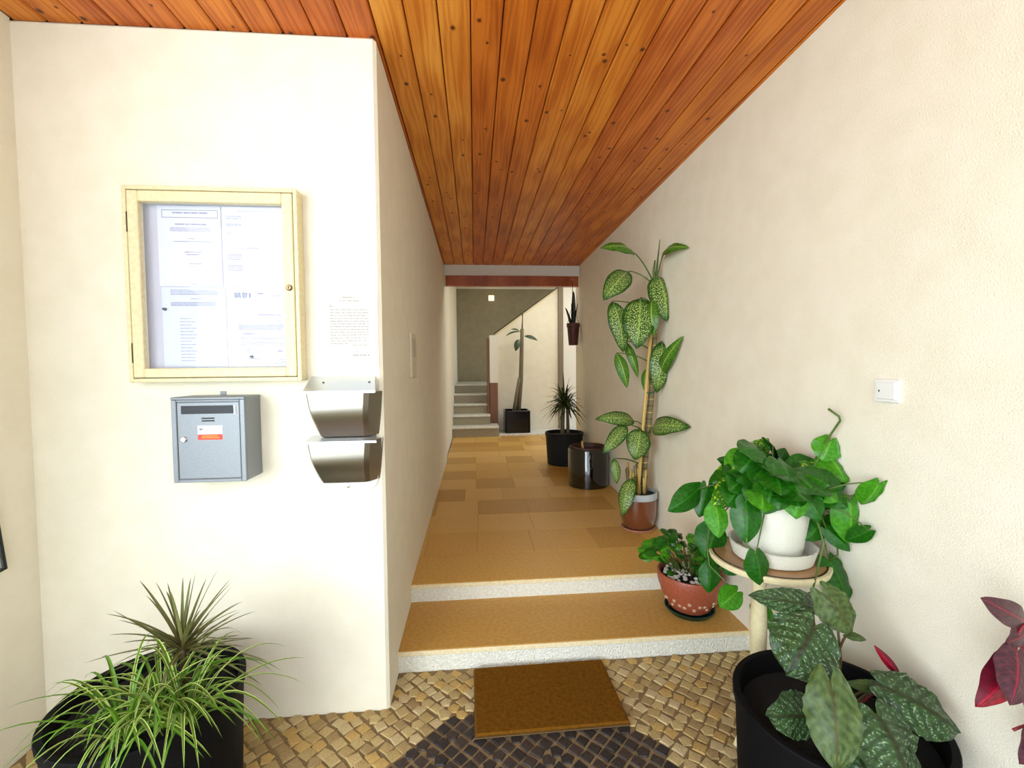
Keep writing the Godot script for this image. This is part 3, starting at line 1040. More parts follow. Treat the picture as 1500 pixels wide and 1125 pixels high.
	struct("wall_stair", done(st), M.wall, "pale wall under the upper stair flight with sloping top", "wall")
	var rail := thing("handrail", "thin dark handrail on pale strip sloping up the stair wall", "handrail", Vector3(0.40, 1.90, -7.9))
	st = begin()
	var dir := Vector3(1.10, 0.79, 0).normalized()
	var nrm := Vector3(-dir.y, dir.x, 0)
	for strip in [[0.0, 0.03, 0.012, M.cream, "coping"], [0.034, 0.05, 0.02, M.stand_line, "rail"]]:
		var bst := begin()
		var o := []
		for q in [[-0.02, strip[0]], [1.36, strip[0]], [1.36, strip[1]], [-0.02, strip[1]]]:
			o.append(dir * q[0] + nrm * q[1] + Vector3(0, 0, -0.12))
		prism(bst, o, Vector3(0, 0, 0.12 + strip[2]))
		part(strip[4], done(bst), strip[3], rail)
	# newel post at the foot: brown wood below, white above standing in for bright light
	var nw := thing("newel_post", "tall stair post with upper half coloured white for bright light and brown wooden lower half", "post", Vector3(0.335, UP_Y, -7.80))
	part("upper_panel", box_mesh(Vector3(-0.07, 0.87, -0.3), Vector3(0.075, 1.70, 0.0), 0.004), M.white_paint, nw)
	part("lower_panel", box_mesh(Vector3(-0.07, 0.13, -0.3), Vector3(0.07, 0.868, -0.005), 0.004), M.newel, nw)
	part("side_strip", box_mesh(Vector3(-0.115, 0.13, -0.28), Vector3(-0.071, 1.65, -0.03), 0.004), M.newel, nw)
	# low marble plinth along the stair wall
	struct("trim_2", box_mesh(Vector3(0.40, UP_Y - 0.01, -7.9), Vector3(3.45, UP_Y + 0.035, -7.38), 0.006), M.marble, "low white marble plinth under the square black pot", "plinth")
	# pilaster and the white wall beside it
	struct("column_1", box_mesh(Vector3(1.49, UP_Y, -8.0), Vector3(1.575, top, -7.83), 0.004), mat(Color(0.50, 0.45, 0.37), 0.7), "slim grey brown pilaster beside the stair wall", "pilaster")
	struct("wall_hall_back", slab(Vector2(3.46, -7.9), Vector2(1.57, -7.9), 0.0, top, 0.12), M.white_paint, "white wall right of the slim pilaster", "wall")
	# small lamp above the stairs
	var lamp := thing("wall_lamp", "small square white lamp under the beam above the stairs", "lamp", Vector3(0.39, 2.84, -9.94))
	part("backplate", box_mesh(Vector3(-0.07, -0.06, -0.01), Vector3(0.07, 0.07, 0.02), 0.004), M.white_plastic, lamp)
	var gl := mat(Color(0.95, 0.93, 0.86), 0.5)
	gl.emission_enabled = true
	gl.emission = Color(1.0, 0.93, 0.78)
	gl.emission_energy_multiplier = 0.9
	part("lamp_shade", box_mesh(Vector3(-0.06, -0.05, 0.02), Vector3(0.06, 0.06, 0.09), 0.012), gl, lamp)
	var ol := OmniLight3D.new()
	ol.name = "lamp_light"
	ol.light_color = Color(1.0, 0.92, 0.78)
	ol.light_energy = 0.004
	ol.omni_range = 12.0
	ol.omni_attenuation = 2.0
	ol.light_size = 0.05
	ol.shadow_enabled = true
	ol.position = Vector3(0, 0, 0.2)
	lamp.add_child(ol)

func build_wall_things() -> void:
	var D := FRONT_Z
	# ---------------- notice board: a shallow glazed case
	var nb := thing("notice_board", "shallow cream wooden glazed notice case full of printed sheets", "notice board", Vector3(-0.927, 1.307, D))
	var w := 0.296
	var h := 0.692
	var st := begin()
	for s in [-1.0, 1.0]:
		box(st, Vector3(s * w - (0.014 if s > 0 else 0.0), 0, 0), Vector3(s * w + (0.014 if s < 0 else 0.0), h, 0.058), 0.002)
	box(st, Vector3(-w + 0.0142, 0, 0), Vector3(w - 0.0142, 0.014, 0.058), 0.002)
	box(st, Vector3(-w + 0.0142, h - 0.014, 0), Vector3(w - 0.0142, h, 0.058), 0.002)
	part("case", done(st), M.cream, nb)
	part("backing", box_mesh(Vector3(-w + 0.014, 0.014, 0.0), Vector3(w - 0.014, h - 0.014, 0.012), 0.001), mat(Color(0.74, 0.74, 0.80), 0.7), nb)
	st = begin()
	var o := w - 0.0165
	var i := 0.243
	for s in [-1.0, 1.0]:
		box(st, Vector3(minf(s * o, s * i), 0.017, 0.03), Vector3(maxf(s * o, s * i), h - 0.017, 0.06), 0.003)
	box(st, Vector3(-i + 0.0002, 0.017, 0.03), Vector3(i - 0.0002, 0.05, 0.06), 0.003)
	box(st, Vector3(-i + 0.0002, h - 0.055, 0.03), Vector3(i - 0.0002, h - 0.017, 0.06), 0.003)
	var door := part("door", done(st), M.cream, nb)
	part("glass", box_mesh(Vector3(-i, 0.05, 0.042), Vector3(i, h - 0.055, 0.045), 0.0005), M.glass, door)
	st = begin(true)
	lathe(st, [Vector2(0, 0.0), Vector2(0.011, 0.0), Vector2(0.011, 0.006), Vector2(0.008, 0.009), Vector2(0.0, 0.009)], 20)
	part("lock", done(st), M.brass, door, Transform3D(Basis(Vector3.RIGHT, PI / 2), Vector3(0.263, 0.337, 0.059)))
	part("keyhole", box_mesh(Vector3(-0.0015, -0.005, 0), Vector3(0.0015, 0.005, 0.001), 0.0002), M.black, door, Transform3D(Basis(), Vector3(0.263, 0.337, 0.068)))
	for y in [0.07, 0.53]:
		part("hinge", box_mesh(Vector3(-w + 0.0135, y, 0.052), Vector3(-w + 0.0185, y + 0.07, 0.0605), 0.001), mat(Color(0.32, 0.26, 0.18), 0.5, 0.5), nb)
	# the printed sheets pinned inside it
	var grey := Color(0.28, 0.28, 0.46)
	var faint := Color(0.45, 0.48, 0.64)
	var im := page(Vector2i(340, 440), Color(0.93, 0.94, 0.99))
	im.fill_rect(Rect2i(24, 22, 300, 3), Color(0.4, 0.4, 0.5)); im.fill_rect(Rect2i(24, 62, 300, 3), Color(0.4, 0.4, 0.5))
	im.fill_rect(Rect2i(24, 22, 3, 42), Color(0.4, 0.4, 0.5)); im.fill_rect(Rect2i(322, 22, 3, 42), Color(0.4, 0.4, 0.5))
	ink(im, 80, 34, 190, 8, grey)
	ink(im, 92, 96, 170, 8, Color(0.4, 0.4, 0.5))
	for y in [118, 126, 134]: ink(im, 66, y, 220, 4, grey)
	ink(im, 160, 176, 40, 5, grey); ink(im, 82, 192, 220, 4, grey)
	ink(im, 140, 248, 95, 6, Color(0.4, 0.4, 0.5)); ink(im, 150, 262, 80, 6, grey)
	ink(im, 160, 312, 70, 6, Color(0.35, 0.35, 0.45)); ink(im, 172, 330, 40, 4, grey)
	ink(im, 170, 424, 36, 5, grey)
	pinned("notice_sheet", im, Vector3(-1.135, 1.655, D + 0.0135), 0.218, 0.29, "upper left sheet in the glazed notice case with a boxed title")
	im = page(Vector2i(340, 440), Color(0.90, 0.93, 0.99))
	for y in [14, 22, 30, 38]: ink(im, 46, y, 250, 4, grey)
	ink(im, 150, 62, 70, 4, grey)
	for y in [82, 90, 98]: ink(im, 46, y, 240, 5, grey)
	for k in 14:
		ink(im, 90, 170 + k * 18, 60 + (k * 23) % 40, 5, faint)
		if k % 3 == 0: ink(im, 290, 176 + k * 17, 26, 5, faint)
	pinned("notice_sheet", im, Vector3(-1.130, 1.362, D + 0.0135), 0.222, 0.29, "lower left bluish list sheet in the glazed notice case")
	im = page(Vector2i(340, 440), Color(0.96, 0.97, 1.0))
	ink(im, 80, 22, 150, 4, faint)
	for y in [50, 62, 92, 100, 140, 150]: ink(im, 22, y, 80, 6, faint)
	ink(im, 80, 226, 50, 5, grey); ink(im, 132, 220, 60, 12, Color(0.55, 0.5, 0.66))
	for y in [262, 274, 286, 322, 334, 346]: ink(im, 22, y, 80, 6, grey)
	for y in [262, 310, 330]: ink(im, 240, y, 26, 6, faint)
	pinned("notice_sheet", im, Vector3(-0.912, 1.655, D + 0.0137), 0.224, 0.29, "upper right pale sheet in the glazed notice case with short columns")
	im = page(Vector2i(340, 440), Color(0.97, 0.98, 1.0))
	for k in 15:
		if k != 6 and k != 12:
			im.fill_rect(Rect2i(44 + k * 6, 26 + (k * 7) % 4, 4, 34 - (k * 5) % 8), Color(0.24, 0.28, 0.46))
	ink(im, 168, 28, 34, 10, grey); ink(im, 250, 44, 50, 5, Color(0.3, 0.3, 0.35))
	for y in [84, 92]: ink(im, 50, y, 70, 5, faint); ink(im, 190, y, 60, 5, faint)
	ink(im, 170, 148, 90, 7, grey)
	for y in [150, 164, 180]: ink(im, 268, y, 36, 5, grey)
	for y in [206, 214, 222, 230]: ink(im, 62, y, 250, 6, grey)
	ink(im, 84, 254, 70, 8, grey)
	for y in [278, 286, 304, 312, 320]: ink(im, 66, y, 250, 5, grey)
	ink(im, 98, 346, 20, 8, grey); ink(im, 270, 350, 30, 10, grey)
	ink(im, 106, 396, 70, 6, grey); ink(im, 264, 400, 90, 5, grey)
	for y in [414, 422]: ink(im, 250, y, 80, 5, grey)
	pinned("notice_sheet", im, Vector3(-0.906, 1.362, D + 0.0137), 0.22, 0.29, "lower right letter in the glazed notice case with dark blue heading")
	for q in [[Vector3(-1.119, 1.572, D + 0.0158), "black drawing pin at the left edge of the lower left notice sheet"], [Vector3(-0.822, 1.397, D + 0.0158), "black drawing pin near the foot of the lower right letter"]]:
		st = begin(true)
		lathe(st, [Vector2(0, 0), Vector2(0.006, 0), Vector2(0.0055, 0.003), Vector2(0.003, 0.0045), Vector2(0.003, 0.009), Vector2(0.0045, 0.011), Vector2(0, 0.0115)], 14)
		var pin := part("drawing_pin", done(st), M.black, self, Transform3D(Basis(Vector3.RIGHT, PI / 2), q[0]))
		tag(pin, q[1], "drawing pin", "pins in the notice case")

	# ---------------- the typed notice taped to the wall
	im = page(Vector2i(300, 420), Color(0.97, 0.96, 0.92))
	ink(im, 112, 44, 66, 8, Color(0.5, 0.48, 0.42)); ink(im, 95, 64, 110, 6, Color(0.5, 0.48, 0.42))
	ink(im, 44, 92, 24, 5, Color(0.4, 0.38, 0.34))
	for k in 13:
		ink(im, 46, 112 + k * 15, 205 if k < 12 else 90, 5, Color(0.42, 0.40, 0.36))
	ink(im, 160, 300, 90, 5, Color(0.5, 0.48, 0.42)); ink(im, 176, 336, 20, 6, Color(0.5, 0.48, 0.42)); ink(im, 160, 354, 92, 6, Color(0.35, 0.33, 0.3))
	pinned("paper_notice", im, Vector3(-0.574, 1.356, D + 0.001), 0.209, 0.297, "white typed paper notice on the plaster between notice case and corner")

	# ---------------- grey letterbox
	var mb := thing("mailbox", "grey painted metal mailbox with small lock under the notice case", "mailbox", Vector3(-0.926, 0.957, D))
	part("body", box_mesh(Vector3(-0.122, 0, 0), Vector3(0.122, 0.296, 0.114), 0.004), M.mailbox, mb)
	part("lid_rim", box_mesh(Vector3(-0.124, 0.289, 0.002), Vector3(0.124, 0.299, 0.121), 0.003), M.mailbox, mb)
	st = begin()
	for s in [-1.0, 1.0]:
		box(st, Vector3(s * 0.1135 - 0.0085, 0.0, 0.113), Vector3(s * 0.1135 + 0.0085, 0.289, 0.12), 0.002)
	box(st, Vector3(-0.105, 0.0, 0.113), Vector3(0.105, 0.011, 0.12), 0.002)
	box(st, Vector3(-0.105, 0.282, 0.113), Vector3(0.105, 0.289, 0.12), 0.002)
	part("front_frame", done(st), M.mailbox, mb)
	var md := part("door", box_mesh(Vector3(-0.1035, 0.0125, 0.112), Vector3(0.1035, 0.2805, 0.118), 0.002), M.mailbox, mb)
	part("mail_slot", box_mesh(Vector3(-0.09, 0.24, 0.116), Vector3(0.085, 0.269, 0.1188), 0.001), M.slot, md)
	part("slot_flap", box_mesh(Vector3(0.085, 0.238, 0.117), Vector3(0.092, 0.27, 0.1205), 0.001), M.lid, md)
	for y in [0.213, 0.222]:
		part("name_slot", box_mesh(Vector3(-0.023, y, 0.1175), Vector3(0.020, y + 0.005, 0.1187), 0.0005), M.black, md)
	st = begin(true)
	lathe(st, [Vector2(0, 0.0), Vector2(0.0105, 0.0), Vector2(0.0105, 0.004), Vector2(0.008, 0.007), Vector2(0.0, 0.0075)], 20)
	part("lock", done(st), M.chrome, md, Transform3D(Basis(Vector3.RIGHT, PI / 2), Vector3(-0.083, 0.152, 0.118)))
	im = page(Vector2i(160, 100), Color(0.95, 0.95, 0.95))
	im.fill_rect(Rect2i(0, 62, 160, 38), Color(0.90, 0.30, 0.24))
	im.fill_rect(Rect2i(28, 70, 100, 6), Color(0.95, 0.62, 0.25)); im.fill_rect(Rect2i(20, 82, 120, 6), Color(0.95, 0.62, 0.25))
	ink(im, 10, 18, 22, 14, Color(0.25, 0.3, 0.32)); ink(im, 64, 16, 60, 5, Color(0.6, 0.6, 0.62)); ink(im, 130, 14, 20, 8, Color(0.8, 0.6, 0.6)); ink(im, 14, 44, 100, 5, Color(0.6, 0.6, 0.62))
	part("sticker", sheet_mesh(0.082, 0.05, 0.0008), print_mat(im, 0.4), md, Transform3D(Basis(), Vector3(-0.037, 0.149, 0.1178))).set_meta("label", "white and red sticker with orange lines")
	part("fixing_tab", box_mesh(Vector3(-0.02, 0.299, 0.0), Vector3(0.0, 0.313, 0.004), 0.001), M.mailbox, mb)

	# ---------------- two steel letterboxes, one above the other
	for k in 2:
		var y0: float = 1.098 if k == 0 else 0.925
		var hh: float = 0.165 if k == 0 else 0.158
		var sb := thing("letterbox", ["upper of two curved stainless letterboxes, with pale lid reflecting daylight", "lower of two curved stainless letterboxes, with white curved bottom plate"][k], "mailbox", Vector3(-0.48, y0, D), "curved steel letterboxes")
		# tapering body: rounded belly, narrower below
		st = begin(true)
		var rows := []
		for r in 13:
			var t := r / 12.0
			var belly := sin(PI * 0.5 * minf(1.0, t * 1.05 + 0.28))
			var d := lerpf(0.045, 0.112, belly * belly)
			var xl := lerpf(-0.088, -0.122, pow(t, 0.75))
			var xr := lerpf(0.082, 0.098, pow(t, 0.75))
			var y := t * hh
			rows.append([Vector3(xl, y, 0.001), Vector3(xl, y, d * 0.9), Vector3(xl + 0.008, y, d), Vector3(xr - 0.016, y, d), Vector3(xr, y, d * 0.85), Vector3(xr + 0.028, y, 0.001)])
		for r in 12:
			for j in 5:
				st.set_smooth_group(j)
				quad(st, rows[r][j], rows[r][j + 1], rows[r + 1][j + 1], rows[r + 1][j])
		st.set_smooth_group(-1)
		for j in range(1, 5):
			tri(st, rows[0][0], rows[0][j + 1], rows[0][j])
			tri(st, rows[12][0], rows[12][j], rows[12][j + 1])
		part("curved_body", done(st), M.steel, sb)
		st = begin()
		var lt := 0.008
		var lo := [Vector3(-0.136, hh, 0.001), Vector3(-0.126, hh, 0.124), Vector3(0.126, hh, 0.124), Vector3(0.100, hh, 0.001)]
		var tilt := []
		for p in lo:
			tilt.append(p + Vector3(0, 0.0 if p.z > 0.1 else [0.05, 0.006][k], 0))
		prism(st, tilt, Vector3(0, lt, 0))
		var ld := part("lid", done(st), M.lid, sb)
		if k == 0:
			for x in [-0.075, 0.09]:
				st = begin(true)
				lathe(st, [Vector2(0.004, 0), Vector2(0.004, 0.002), Vector2(0, 0.003)], 10)
				part("rivet", done(st), M.wire, ld, Transform3D(Basis(), Vector3(x, hh + 0.036, 0.055)))
		else:
			st = begin()
			var bp := []
			for q in [[0.125, 0.16], [-0.125, 0.16], [-0.125, 0.0], [-0.118, -0.02], [-0.10, -0.035], [-0.06, -0.044], [0.06, -0.044], [0.085, -0.035], [0.098, -0.02], [0.105, 0.0]]:
				bp.append(Vector3(q[0], q[1], 0.0))
			prism(st, bp, Vector3(0, 0, 0.012))
			part("back_plate", done(st), M.white_plastic, sb)
			st = begin(true)
			lathe(st, [Vector2(0, 0.0), Vector2(0.007, 0.0), Vector2(0.007, 0.004), Vector2(0.0, 0.006)], 14)
			part("lock", done(st), M.chrome, sb, Transform3D(Basis(Vector3.RIGHT, PI / 2), Vector3(-0.006, -0.024, 0.012)))

	# ---------------- light switch on the right wall
	var sw := thing("light_switch", "square white light switch on the right wall above the ivy plant", "light switch", Vector3(wall_x(-1.276), 1.266, -1.276))
	sw.rotation.y = -PI / 2 + 0.0095
	part("plate", box_mesh(Vector3(-0.0425, -0.036, 0), Vector3(0.0425, 0.036, 0.009), 0.003), M.white_plastic, sw)
	part("rocker", box_mesh(Vector3(-0.031, -0.026, 0.008), Vector3(0.033, 0.028, 0.014), 0.003), M.white_plastic, sw)
	part("indicator", box_mesh(Vector3(-0.022, -0.004, 0.0135), Vector3(-0.017, 0.003, 0.0147), 0.0005), mat(Color(0.3, 0.3, 0.28), 0.3), sw)

	# ---------------- flat plate on the corridor wall
	var ic := thing("wall_plate", "flat beige plate on the corridor wall behind the corner", "plate", Vector3(CORNER_X, 1.29, -2.57))
	part("cover", box_mesh(Vector3(0, 0, -0.10), Vector3(0.014, 0.25, 0.10), 0.004), mat(Color(0.84, 0.80, 0.70), 0.6), ic)
	part("insert", box_mesh(Vector3(0.013, 0.12, -0.07), Vector3(0.016, 0.22, 0.07), 0.001), mat(Color(0.74, 0.70, 0.60), 0.5), ic)

	# ---------------- framed pane on the porch's left wall
	var fr := thing("framed_panel", "dark framed glazed panel hanging askew on the left porch wall", "frame", Vector3(PORCH_X, 0.64, -1.215))
	fr.rotation.x = 0.105
	st = begin()
	box(st, Vector3(0, 0, -0.415), Vector3(0.02, 1.2, -0.406), 0.002)
	box(st, Vector3(0, 0, 0.406), Vector3(0.02, 1.2, 0.415), 0.002)
	box(st, Vector3(0, 0, -0.4058), Vector3(0.02, 0.009, 0.4058), 0.002)
	box(st, Vector3(0, 1.191, -0.4058), Vector3(0.02, 1.2, 0.4058), 0.002)
	part("frame", done(st), mat(Color(0.10, 0.14, 0.14), 0.4, 0.4), fr)
	part("backing", box_mesh(Vector3(0.0, 0.009, -0.406), Vector3(0.01, 1.191, 0.406), 0.001), mat(Color(0.62, 0.68, 0.66), 0.5), fr)
	part("pane", box_mesh(Vector3(0.014, 0.009, -0.406), Vector3(0.017, 1.191, 0.406), 0.0005), M.glass, fr)

func pinned(called: String, im: Image, at: Vector3, w: float, h: float, label: String) -> void:
	var o := part(called, sheet_mesh(w, h), print_mat(im), self, Transform3D(Basis(), at))
	tag(o, label, "paper", "sheets in the notice case" if called == "notice_sheet" else "")

# ------------------------------------------------------------------ plants
func pot_profile(r0: float, r1: float, h: float, lip: float, wall: float, base_y := 0.0) -> Array:
	return [Vector2(0, base_y), Vector2(r0 * 0.96, base_y), Vector2(r0, base_y + 0.006), Vector2(lerpf(r0, r1, 0.9), h - lip), Vector2(r1 + 0.004, h - lip + 0.002), Vector2(r1 + 0.006, h - 0.004), Vector2(r1 + 0.003, h), Vector2(r1 - wall, h), Vector2(r1 - wall - 0.002, h - 0.004), Vector2(r1 - wall - 0.004, h * 0.82), Vector2(0.0, h * 0.82 - 0.001)]

func soil(parent: Node3D, r: float, y: float) -> void:
	var prof := [Vector2(r, y - 0.02), Vector2(r, y), Vector2(r * 0.7, y + 0.008), Vector2(r * 0.3, y + 0.013), Vector2(0, y + 0.012)]
	part("soil", lathe_mesh(prof, 28), M.soil, parent)

func build_left_planter() -> void:
	var c := Vector3(-0.965, 0, -1.37)
	var pot := thing("planter", "large round black planter in the left corner, filled with spider plants", "plant pot", c)
	part("pot", lathe_mesh(pot_profile(0.222, 0.236, 0.4, 0.03, 0.012), 56), M.pot_black, pot)
	soil(pot, 0.218, 0.35)
	# upright rosette at the back
	var ro := thing("yucca", "dull green spiky rosette at the back of the left planter", "plant", Vector3(-0.875, 0.355, -1.39))
	var heart := Vector3(-0.872, 0.53, -1.37)
	stem(ro, bow(Vector3(-0.88, 0.356, -1.39), heart, Vector3(0.01, 0, 0.01)), 0.012, 0.009, M.petiole_brown)
	for t in rosette_tips:
		var tip := Vector3(t[0], t[1], t[2])
		arc_blade(ro, heart, tip, 0.02 + 0.05 * (heart - tip).length() * rng.randf(), 0.0068, M.rosette, 0.9)
	for i in 44:
		var a := rng.randf() * TAU
		var el := rng.randf_range(-0.35, 1.2)
		var l := rng.randf_range(0.14, 0.24)
		var tip := heart + Vector3(cos(a) * cos(el), sin(el), sin(a) * cos(el) * 0.8) * l
		tip.z = maxf(tip.z, FRONT_Z + 0.03)
		arc_blade(ro, heart + Vector3(0, rng.randf_range(-0.03, 0.01), 0), tip, rng.randf_range(0.01, 0.04), 0.006, M.rosette, 0.9)
	# the spider plants: two tufts of arching striped blades
	var sp := thing("spider_plant", "green and cream striped spider plant arching over the left planter's front", "plant", Vector3(-0.88, 0.355, -1.29))
	var tufts := [Vector3(-0.87, 0.37, -1.27), Vector3(-0.93, 0.36, -1.22), Vector3(-0.80, 0.36, -1.25)]
	for t in spider_tips:
		var tip := Vector3(t[0], t[1], t[2])
		var f: Vector3 = tufts[rng.randi() % 3]
		arc_blade(sp, f, tip, rng.randf_range(0.13, 0.2), rng.randf_range(0.005, 0.008), M.spider if rng.randf() < 0.6 else M.spider_green)
	for i in 120:
		var f: Vector3 = tufts[i % 3]
		var a := rng.randf() * TAU
		var l := rng.randf_range(0.12, 0.33)
		var tip := f + Vector3(cos(a) * l, rng.randf_range(-0.08, 0.19), sin(a) * l * 0.85)
		tip.z = maxf(tip.z, -1.66)
		tip.x = maxf(tip.x, PORCH_X + 0.05)
		arc_blade(sp, f, tip, rng.randf_range(0.12, 0.24), rng.randf_range(0.0045, 0.0075), M.spider if rng.randf() < 0.55 else M.spider_green)

func build_dumb_cane() -> void:
	var c := Vector3(1.147, UP_Y, -3.06)
	var pot := thing("glazed_pot", "glossy brown glazed pot with pale rim on a pink saucer by the right wall", "plant pot", c)
	part("pot", lathe_mesh([Vector2(0, 0.018), Vector2(0.095, 0.018), Vector2(0.108, 0.03), Vector2(0.124, 0.10), Vector2(0.128, 0.18), Vector2(0.128, 0.225)], 48), M.pot_brown, pot)
	part("rim", lathe_mesh([Vector2(0.128, 0.225), Vector2(0.131, 0.228), Vector2(0.133, 0.268), Vector2(0.131, 0.272), Vector2(0.123, 0.272), Vector2(0.121, 0.24), Vector2(0, 0.239)], 48), M.glaze_pale, pot)
	part("saucer", lathe_mesh([Vector2(0, 0), Vector2(0.105, 0), Vector2(0.118, 0.016), Vector2(0.116, 0.02), Vector2(0.10, 0.012), Vector2(0, 0.012)], 40), M.saucer_pink, pot)
	soil(pot, 0.119, 0.252)
	var d := thing("dumb_cane", "tall dumb cane plant with cream speckled leaves tied to bamboo", "plant", c + Vector3(0, 0.25, 0))
	var b := c + Vector3(0.02, 0.25, 0.0)
	var cane := [b, Vector3(1.195, 0.80, -3.02), Vector3(1.22, 1.20, -2.99), Vector3(1.228, 1.60, -2.97), Vector3(1.228, 1.88, -2.96)]
	stem(d, cane, 0.025, 0.016, M.cane, "cane", 10)
	# pale ring scars along the cane
	for k in 26:
		var t := (k + 0.5) / 26.0 * 3.0
		var i := int(t)
		var p: Vector3 = cane[i].lerp(cane[i + 1], t - i)
		var st := begin(true)
		lathe(st, [Vector2(0.0, -0.003), Vector2(lerpf(0.0262, 0.0185, t / 4.0), -0.003), Vector2(lerpf(0.0262, 0.0185, t / 4.0), 0.003), Vector2(0, 0.003)], 10)
		part("ring_scar", done(st), M.bamboo if k % 2 else M.petiole_brown, d, Transform3D(Basis(), p - d.position))
	# bundle of short dead stalks at the foot
	for k in 22:
		var a := rng.randf() * TAU
		var p := c + Vector3(cos(a) * 0.055 - 0.01, 0.25, sin(a) * 0.05 + 0.01)
		stem(d, [p, p + Vector3(rng.randf_range(-0.02, 0.02), rng.randf_range(0.12, 0.23), rng.randf_range(-0.01, 0.02))], 0.011, 0.008, M.cane if k % 2 else M.bamboo, "stalk", 6)
	# bamboo stake and tie
	stem(d, [Vector3(1.120, UP_Y + 0.25, -2.985), Vector3(1.138, 0.82, -2.965), Vector3(1.19, 1.60, -2.93)], 0.0115, 0.0115, M.bamboo, "bamboo_stake", 8)
	stem(d, bow(Vector3(1.162, 1.165, -2.94), Vector3(1.225, 1.165, -2.97), Vector3(0.0, -0.01, 0.03)), 0.004, 0.004, mat(Color(0.2, 0.45, 0.36), 0.6), "tie", 5)
	var crown := Vector3(1.228, 1.88, -2.96)
	var i := 0
	for e in dumb_cane_leaves:
		var base := Vector3(e[0], e[1], e[2])
		var tip := Vector3(e[3], e[4], e[5])
		var big: bool = e[6] > 0.05
		leaf(d, base, tip, e[6] * 1.25, Vector3(-0.4, 0.4, 0.9), "lance", M.dumb_cane if i in [2, 3, 4, 5, 12, 13, 14, 15, 16, 17, 10] else M.dumb_cane_plain, 0.14, 0.25, 0.05)
		var y := clampf(base.y - 0.08, 0.47, 1.88)
		var on: Vector3 = cane[0]
		for k in 4:
			if y >= cane[k].y and y <= cane[k + 1].y:
				on = cane[k].lerp(cane[k + 1], (y - cane[k].y) / (cane[k + 1].y - cane[k].y))
		if base.y > 1.9:
			on = crown
		stem(d, bow(on, base, Vector3(0, 0.04, 0.01)), 0.006, 0.0035, M.petiole, "leaf_stalk", 6)
		i += 1
	# new leaves still rolled up, and the sheath they come from
	stem(d, [crown, crown + Vector3(0.01, 0.12, 0.0), crown + Vector3(0.022, 0.31, 0.02)], 0.012, 0.002, M.petiole, "rolled_leaf", 7)
	stem(d, [crown, crown + Vector3(-0.02, 0.10, 0.02), crown + Vector3(-0.015, 0.17, 0.03)], 0.012, 0.005, M.petiole, "sheath", 7)

